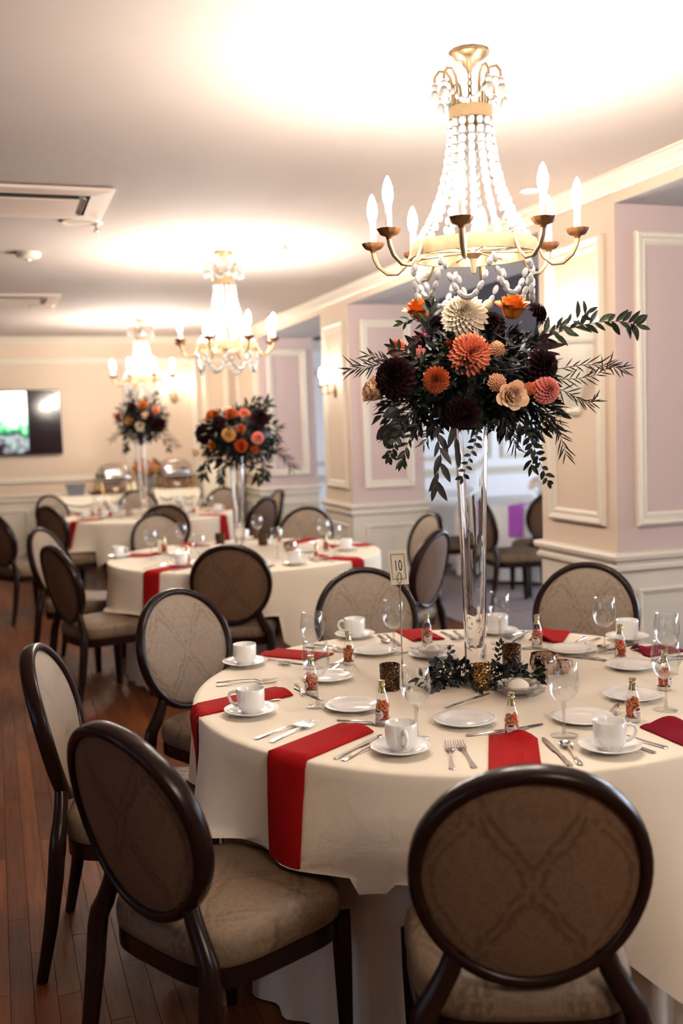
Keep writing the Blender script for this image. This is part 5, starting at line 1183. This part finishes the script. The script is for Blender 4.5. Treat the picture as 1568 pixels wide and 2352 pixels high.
# ------------------------------------------------------------------ buffet along the back wall
ZB = 0.895
def drape_table(name, x0, x1, y0, y1, zt, label):
    t = thing(name, label, 'buffet table', ((x0 + x1) / 2, (y0 + y1) / 2, 0), 0, 'draped buffet tables')
    hx, hy = (x1 - x0) / 2, (y1 - y0) / 2
    MB().box((-hx + .01, -hy + .01, zt - 0.03), (hx - .01, hy - .01, zt - 0.004)).build('tabletop', 'sub', t, smooth=0)
    for sx in (-1, 1):
        for sy in (-1, 1): MB().tube([(sx * (hx - .1), sy * (hy - .08), zt - 0.03), (sx * (hx - .1), sy * (hy - .08), 0)], 0.016, 8).build('leg', 'black', t)
    per = [(-hx, -hy), (hx, -hy), (hx, hy), (-hx, hy)]; pts = []; 
    for i in range(4):
        a, b = Vector((*per[i], 0)), Vector((*per[(i + 1) % 4], 0)); n = max(6, int((b - a).length / 0.02)); d = (b - a).normalized(); nr = Vector((d.y, -d.x, 0))
        for k in range(n): pts.append((a.lerp(b, k / n), nr))
    mb = MB(); vs = []; fs = []; n = len(pts); rows = 12
    for i, (p, nr) in enumerate(pts):
        for r in range(rows):
            f = r / (rows - 1); w = 0.012 * math.sin(i * 0.55 + 1.5 * math.sin(i * 0.13)) * f + 0.010 * f
            sw = 0.010 * math.sin(f * 9 + i * 0.05) * f * (1 - f)
            q = p + nr * (w + sw + (0.004 if r else 0)); vs.append((q.x, q.y, zt - f * (zt - 0.012)))
    for i in range(n):
        j = (i + 1) % n
        for r in range(rows - 1): fs.append((i * rows + r, j * rows + r, j * rows + r + 1, i * rows + r + 1)[::-1])
    fs.append(tuple(i * rows for i in range(n))); mb.add(vs, fs).build('cloth', 'cloth', t, smooth=50)
    sw = MB()   # swagged front of the cloth
    L = 2 * hx; ns = max(2, round(L / 0.55))
    for k in range(ns):
        a = -hx + k * L / ns
        for j in range(4):
            dpt = 0.07 + 0.075 * j; sw.tube([(a + L / ns * u, -hy - 0.022 - 0.006 * j, zt - 0.02 - dpt * math.sin(PI * u)) for u in [q / 10 for q in range(11)]], 0.016, 8)
    sw.build('swag', 'cloth', t, smooth=180); return t
drape_table('buffet_table', 0.62, 1.66, 11.78, 12.33, ZB, 'white-draped buffet table under the left chafing dish')
drape_table('buffet_table', 1.71, 2.22, 11.78, 12.33, ZB + 0.03, 'white-draped buffet table under the right chafing dish')
def chafer(p, label, opened):
    t = thing('chafing_dish', label, 'chafing dish', p, 0.1, 'roll-top chafing dishes')
    MB().box((-0.19, -0.15, 0.14), (0.19, 0.15, 0.19), ch=0.012).build('water_pan', 'chrome', t)
    for sx in (-1, 1):
        for sy in (-1, 1): MB().tube([(sx * 0.165, sy * 0.13, 0.0), (sx * 0.175, sy * 0.135, 0.15)], [0.016, 0.010], 8).build('leg', 'brass', t)
    MB().box((-0.175, -0.14, 0.03), (0.175, 0.14, 0.042), ch=0.004).build('fuel_shelf', 'brass', t)
    MB().lathe([(0.0001, 0.042), (0.04, 0.042), (0.04, 0.075), (0.0001, 0.075)], 20, Matrix.Translation((0, -0.03, 0))).build('fuel_can', 'plaster', t)
    def dome(u, v):
        a = PI * u; b = (v - 0.5) * 2; k = (1 - abs(b) ** 3) ** 0.5 if abs(b) < 1 else 0
        return (0.19 * b, -0.155 * math.cos(a) * (0.6 + 0.4 * k), 0.19 + 0.165 * math.sin(a) * (0.35 + 0.65 * k) )
    MB().grid(dome, 20, 16).build('roll_top_lid', 'chrome', t, smooth=180)
    MB().tube([(-0.06, -0.155, 0.25), (-0.06, -0.19, 0.255), (0.06, -0.19, 0.255), (0.06, -0.155, 0.25)], 0.006, 8).build('handle', 'brass', t)
chafer((1.29, 12.05, ZB), 'left silver roll-top chafing dish on the buffet', False)
chafer((2.00, 12.05, ZB + 0.03), 'right silver roll-top chafing dish on the buffet', False)
t = thing('napkin_bin', 'slate grey bin at the left end of the buffet', 'bin', (0.86, 12.10, ZB))
MB().add([(-0.08, -0.06, 0), (0.08, -0.06, 0), (0.08, 0.06, 0), (-0.08, 0.06, 0), (-0.11, -0.08, 0.13), (0.11, -0.08, 0.13), (0.11, 0.08, 0.13), (-0.11, 0.08, 0.13)], [(0, 3, 2, 1), (0, 1, 5, 4), (1, 2, 6, 5), (2, 3, 7, 6), (3, 0, 4, 7)]).build('body', 'grey', t, smooth=0)
MB().box((-0.112, -0.082, 0.122), (0.112, 0.082, 0.134), ch=0.003).build('rim', 'grey', t, smooth=0)
t = thing('serving_bowl', 'dark red shallow bowl on the buffet left of the chafing dish', 'bowl', (1.075, 11.98, ZB))
MB().lathe([(0.0001, 0.0), (0.04, 0.0), (0.075, 0.018), (0.088, 0.036), (0.084, 0.037), (0.07, 0.022), (0.0001, 0.010)], 28).build('bowl', 'bowl', t)
MB().ball((0, 0, 0.03), (0.07, 0.07, 0.016), 16, 6).build('contents', 'bowl', t, smooth=180)
t = thing('buffet_flowers', 'dark vase of orange flowers between the chafing dishes', 'flowers', (1.70, 12.20, ZB + 0.03))
MB().lathe([(0.0001, 0), (0.05, 0), (0.06, 0.06), (0.045, 0.16), (0.05, 0.20), (0.046, 0.20), (0.0001, 0.12)], 24).build('vase', 'grey', t)
r = random.Random(4); mass(t, Vector((1.70, 12.20, ZB + 0.29)), 0.16, 0.10, 0.09, 160, r, (0.04, 0.07))
for k in range(7): bloom(t, 'mum' if k % 2 else 'rose', Vector((1.70 + (-0.15 + 0.05 * k), 12.11, ZB + 0.27 + 0.055 * math.sin(k * 1.9))), Vector((0.1 * (k - 3), -1, 0.3)), 0.042, ('f_orange', 'f_coral', 'f_amber')[k % 3])
t = thing('menu_card', 'small white menu card before the left chafing dish', 'card', (1.47, 11.95, ZB))
MB().box((-0.05, -0.002, 0), (0.05, 0.002, 0.13), Matrix.Rotation(-0.15, 4, 'X')).build('card', 'card', t, smooth=0); MB().box((-0.03, 0.0, 0), (0.03, 0.04, 0.004)).build('foot', 'card', t, smooth=0)
# draped tall table in the corner
t = thing('cocktail_table', 'tall white-draped cocktail table right of the middle vase', 'cocktail table', (2.52, 12.00, 0))
MB().lathe([(0.0001, 1.185), (0.232, 1.185), (0.236, 1.195), (0.232, 1.205), (0.0001, 1.205)], 40).build('tabletop', 'trim', t)
MB().tube([(0, 0, 0.02), (0, 0, 1.185)], 0.03, 12).build('pedestal', 'black', t)
MB().grid(lambda u, v: ((0.240 - 0.05 * math.sin(PI * v) + 0.016 * math.sin(2 * PI * u * 16 + 2 * math.sin(6 * PI * u)) * min(1, v * 3)) * math.cos(2 * PI * u), (0.240 - 0.05 * math.sin(PI * v) + 0.016 * math.sin(2 * PI * u * 16 + 2 * math.sin(6 * PI * u)) * min(1, v * 3)) * math.sin(2 * PI * u), 1.208 - 1.2 * v), 160, 14, closeu=True, flip=True).build('linen', 'cloth', t, smooth=180)
MB().lathe([(0.0001, 1.2085), (0.240, 1.2085)], 40).build('linen_top', 'cloth', t, smooth=0)

# ------------------------------------------------------------------ the side room beyond the piers
def white_table(c, R, label, lab2, nap):
    t = thing('round_table', lab2, 'table', (c[0], c[1], 0), 0, 'round tables in the side room')
    MB().lathe([(0.0001, 0.722), (R, 0.722), (R, 0.752), (0.0001, 0.752)], 48).build('tabletop', 'sub', t); MB().tube([(0, 0, 0.02), (0, 0, 0.722)], 0.05, 12).build('pedestal', 'black', t)
    def fn(u, v):
        th = 2 * PI * u
        if v < 0.5: r = (R + 0.006) * v / 0.5; return (c[0] + r * math.cos(th), c[1] + r * math.sin(th), 0.758)
        f = (v - 0.5) / 0.5; r = R + 0.008 + f * (0.03 + 0.03 * math.sin(17 * th) + 0.02 * math.sin(29 * th)); return (c[0] + r * math.cos(th), c[1] + r * math.sin(th), 0.756 - f * 0.72)
    o = MB().grid(fn, 160, 17, closeu=True, flip=True).build('tablecloth', 'white_cloth', smooth=60); tag(o, label, 'tablecloth')
    for k, (a, lb) in enumerate(nap):
        d = math.radians(a); M = Matrix.Translation((c[0], c[1], 0)) @ rotz(d); mb = MB()
        mb.box((R - 0.22, -0.07, 0.7595), (R + 0.03, 0.07, 0.768), M); mb.box((R + 0.035, -0.07, 0.47), (R + 0.05, 0.07, 0.768), M, ch=0.002); o = mb.build('napkin', 'violet', smooth=0); tag(o, lb, 'napkin', 'violet napkins')
        for i in range(2): pass
MT['white_cloth'] = pm('white_tablecloth', (0.82, 0.82, 0.83), 0.85)
white_table((5.35, 9.45), 0.86, 'white tablecloth in the bright side room, right of the vase', 'round table under a white cloth in the side room right of the vase', [(-135, 'violet napkin hanging in the bright side room')])
white_table((4.55, 11.2), 0.86, 'white tablecloth in the side room, left of the vase', 'round table under a white cloth in the side room left of the vase', [(170, 'plum napkin at the opening edge, left of the vase')])
g1 = 'chairs in the side room'
def side_chair(px, py, rz, lab):
    p = G(px, py, 0); seat_chair((p.x, p.y, 0), math.radians(rz), lab, g1)
side_chair(1180, 1388, -98, 'side-on chair standing in the opening, right of the vase')
side_chair(1245, 1358, -8, 'brown chair half hidden behind the nearest pier, in the side room')
p = Vector((4.12, 8.98, 0)); seat_chair(p, math.radians(-110), 'dark-framed chair seen through the vase in the side room', g1)
p = Vector((6.2, 10.45, 0)); seat_chair(p, math.radians(140), 'thin-framed chair beyond the white table in the side room', g1)
p = Vector((3.92, 10.15, 0)); seat_chair(p, math.radians(-35), 'grey chair beside the second pier in the side room', g1)
for k, (x, y) in enumerate(((5.15, 9.1), (5.55, 9.2), (4.4, 10.9))):
    K['glass'].put((x, y, 0.7595), 0, 'wine glass on a side-room table, %s' % ordinal(k, 3), 'wine glasses in the side room')
for k, (x, y) in enumerate(((4.95, 9.0), (4.2, 10.75), (5.3, 8.85))):
    K['plate'].put((x, y, 0.7595), 0, 'plate on a side-room table, %s' % ordinal(k, 3), 'plates in the side room')
t = thing('centrepiece', 'low white flower centrepiece on the side-room table', 'flowers', (5.35, 9.45, 0.7595))
MB().lathe([(0.0001, 0), (0.06, 0), (0.08, 0.10), (0.076, 0.10), (0.0001, 0.02)], 24).build('bowl', 'stemglass', t)
mb = MB(); r = random.Random(2)
for k in range(60):
    d = Vector((r.gauss(0, 1), r.gauss(0, 1), abs(r.gauss(0, 1)))).normalized(); mb.ball(Vector((0, 0, 0.12)) + d * 0.10, 0.03, 7, 5)
mb.build('blossoms', 'butter', t, smooth=180)
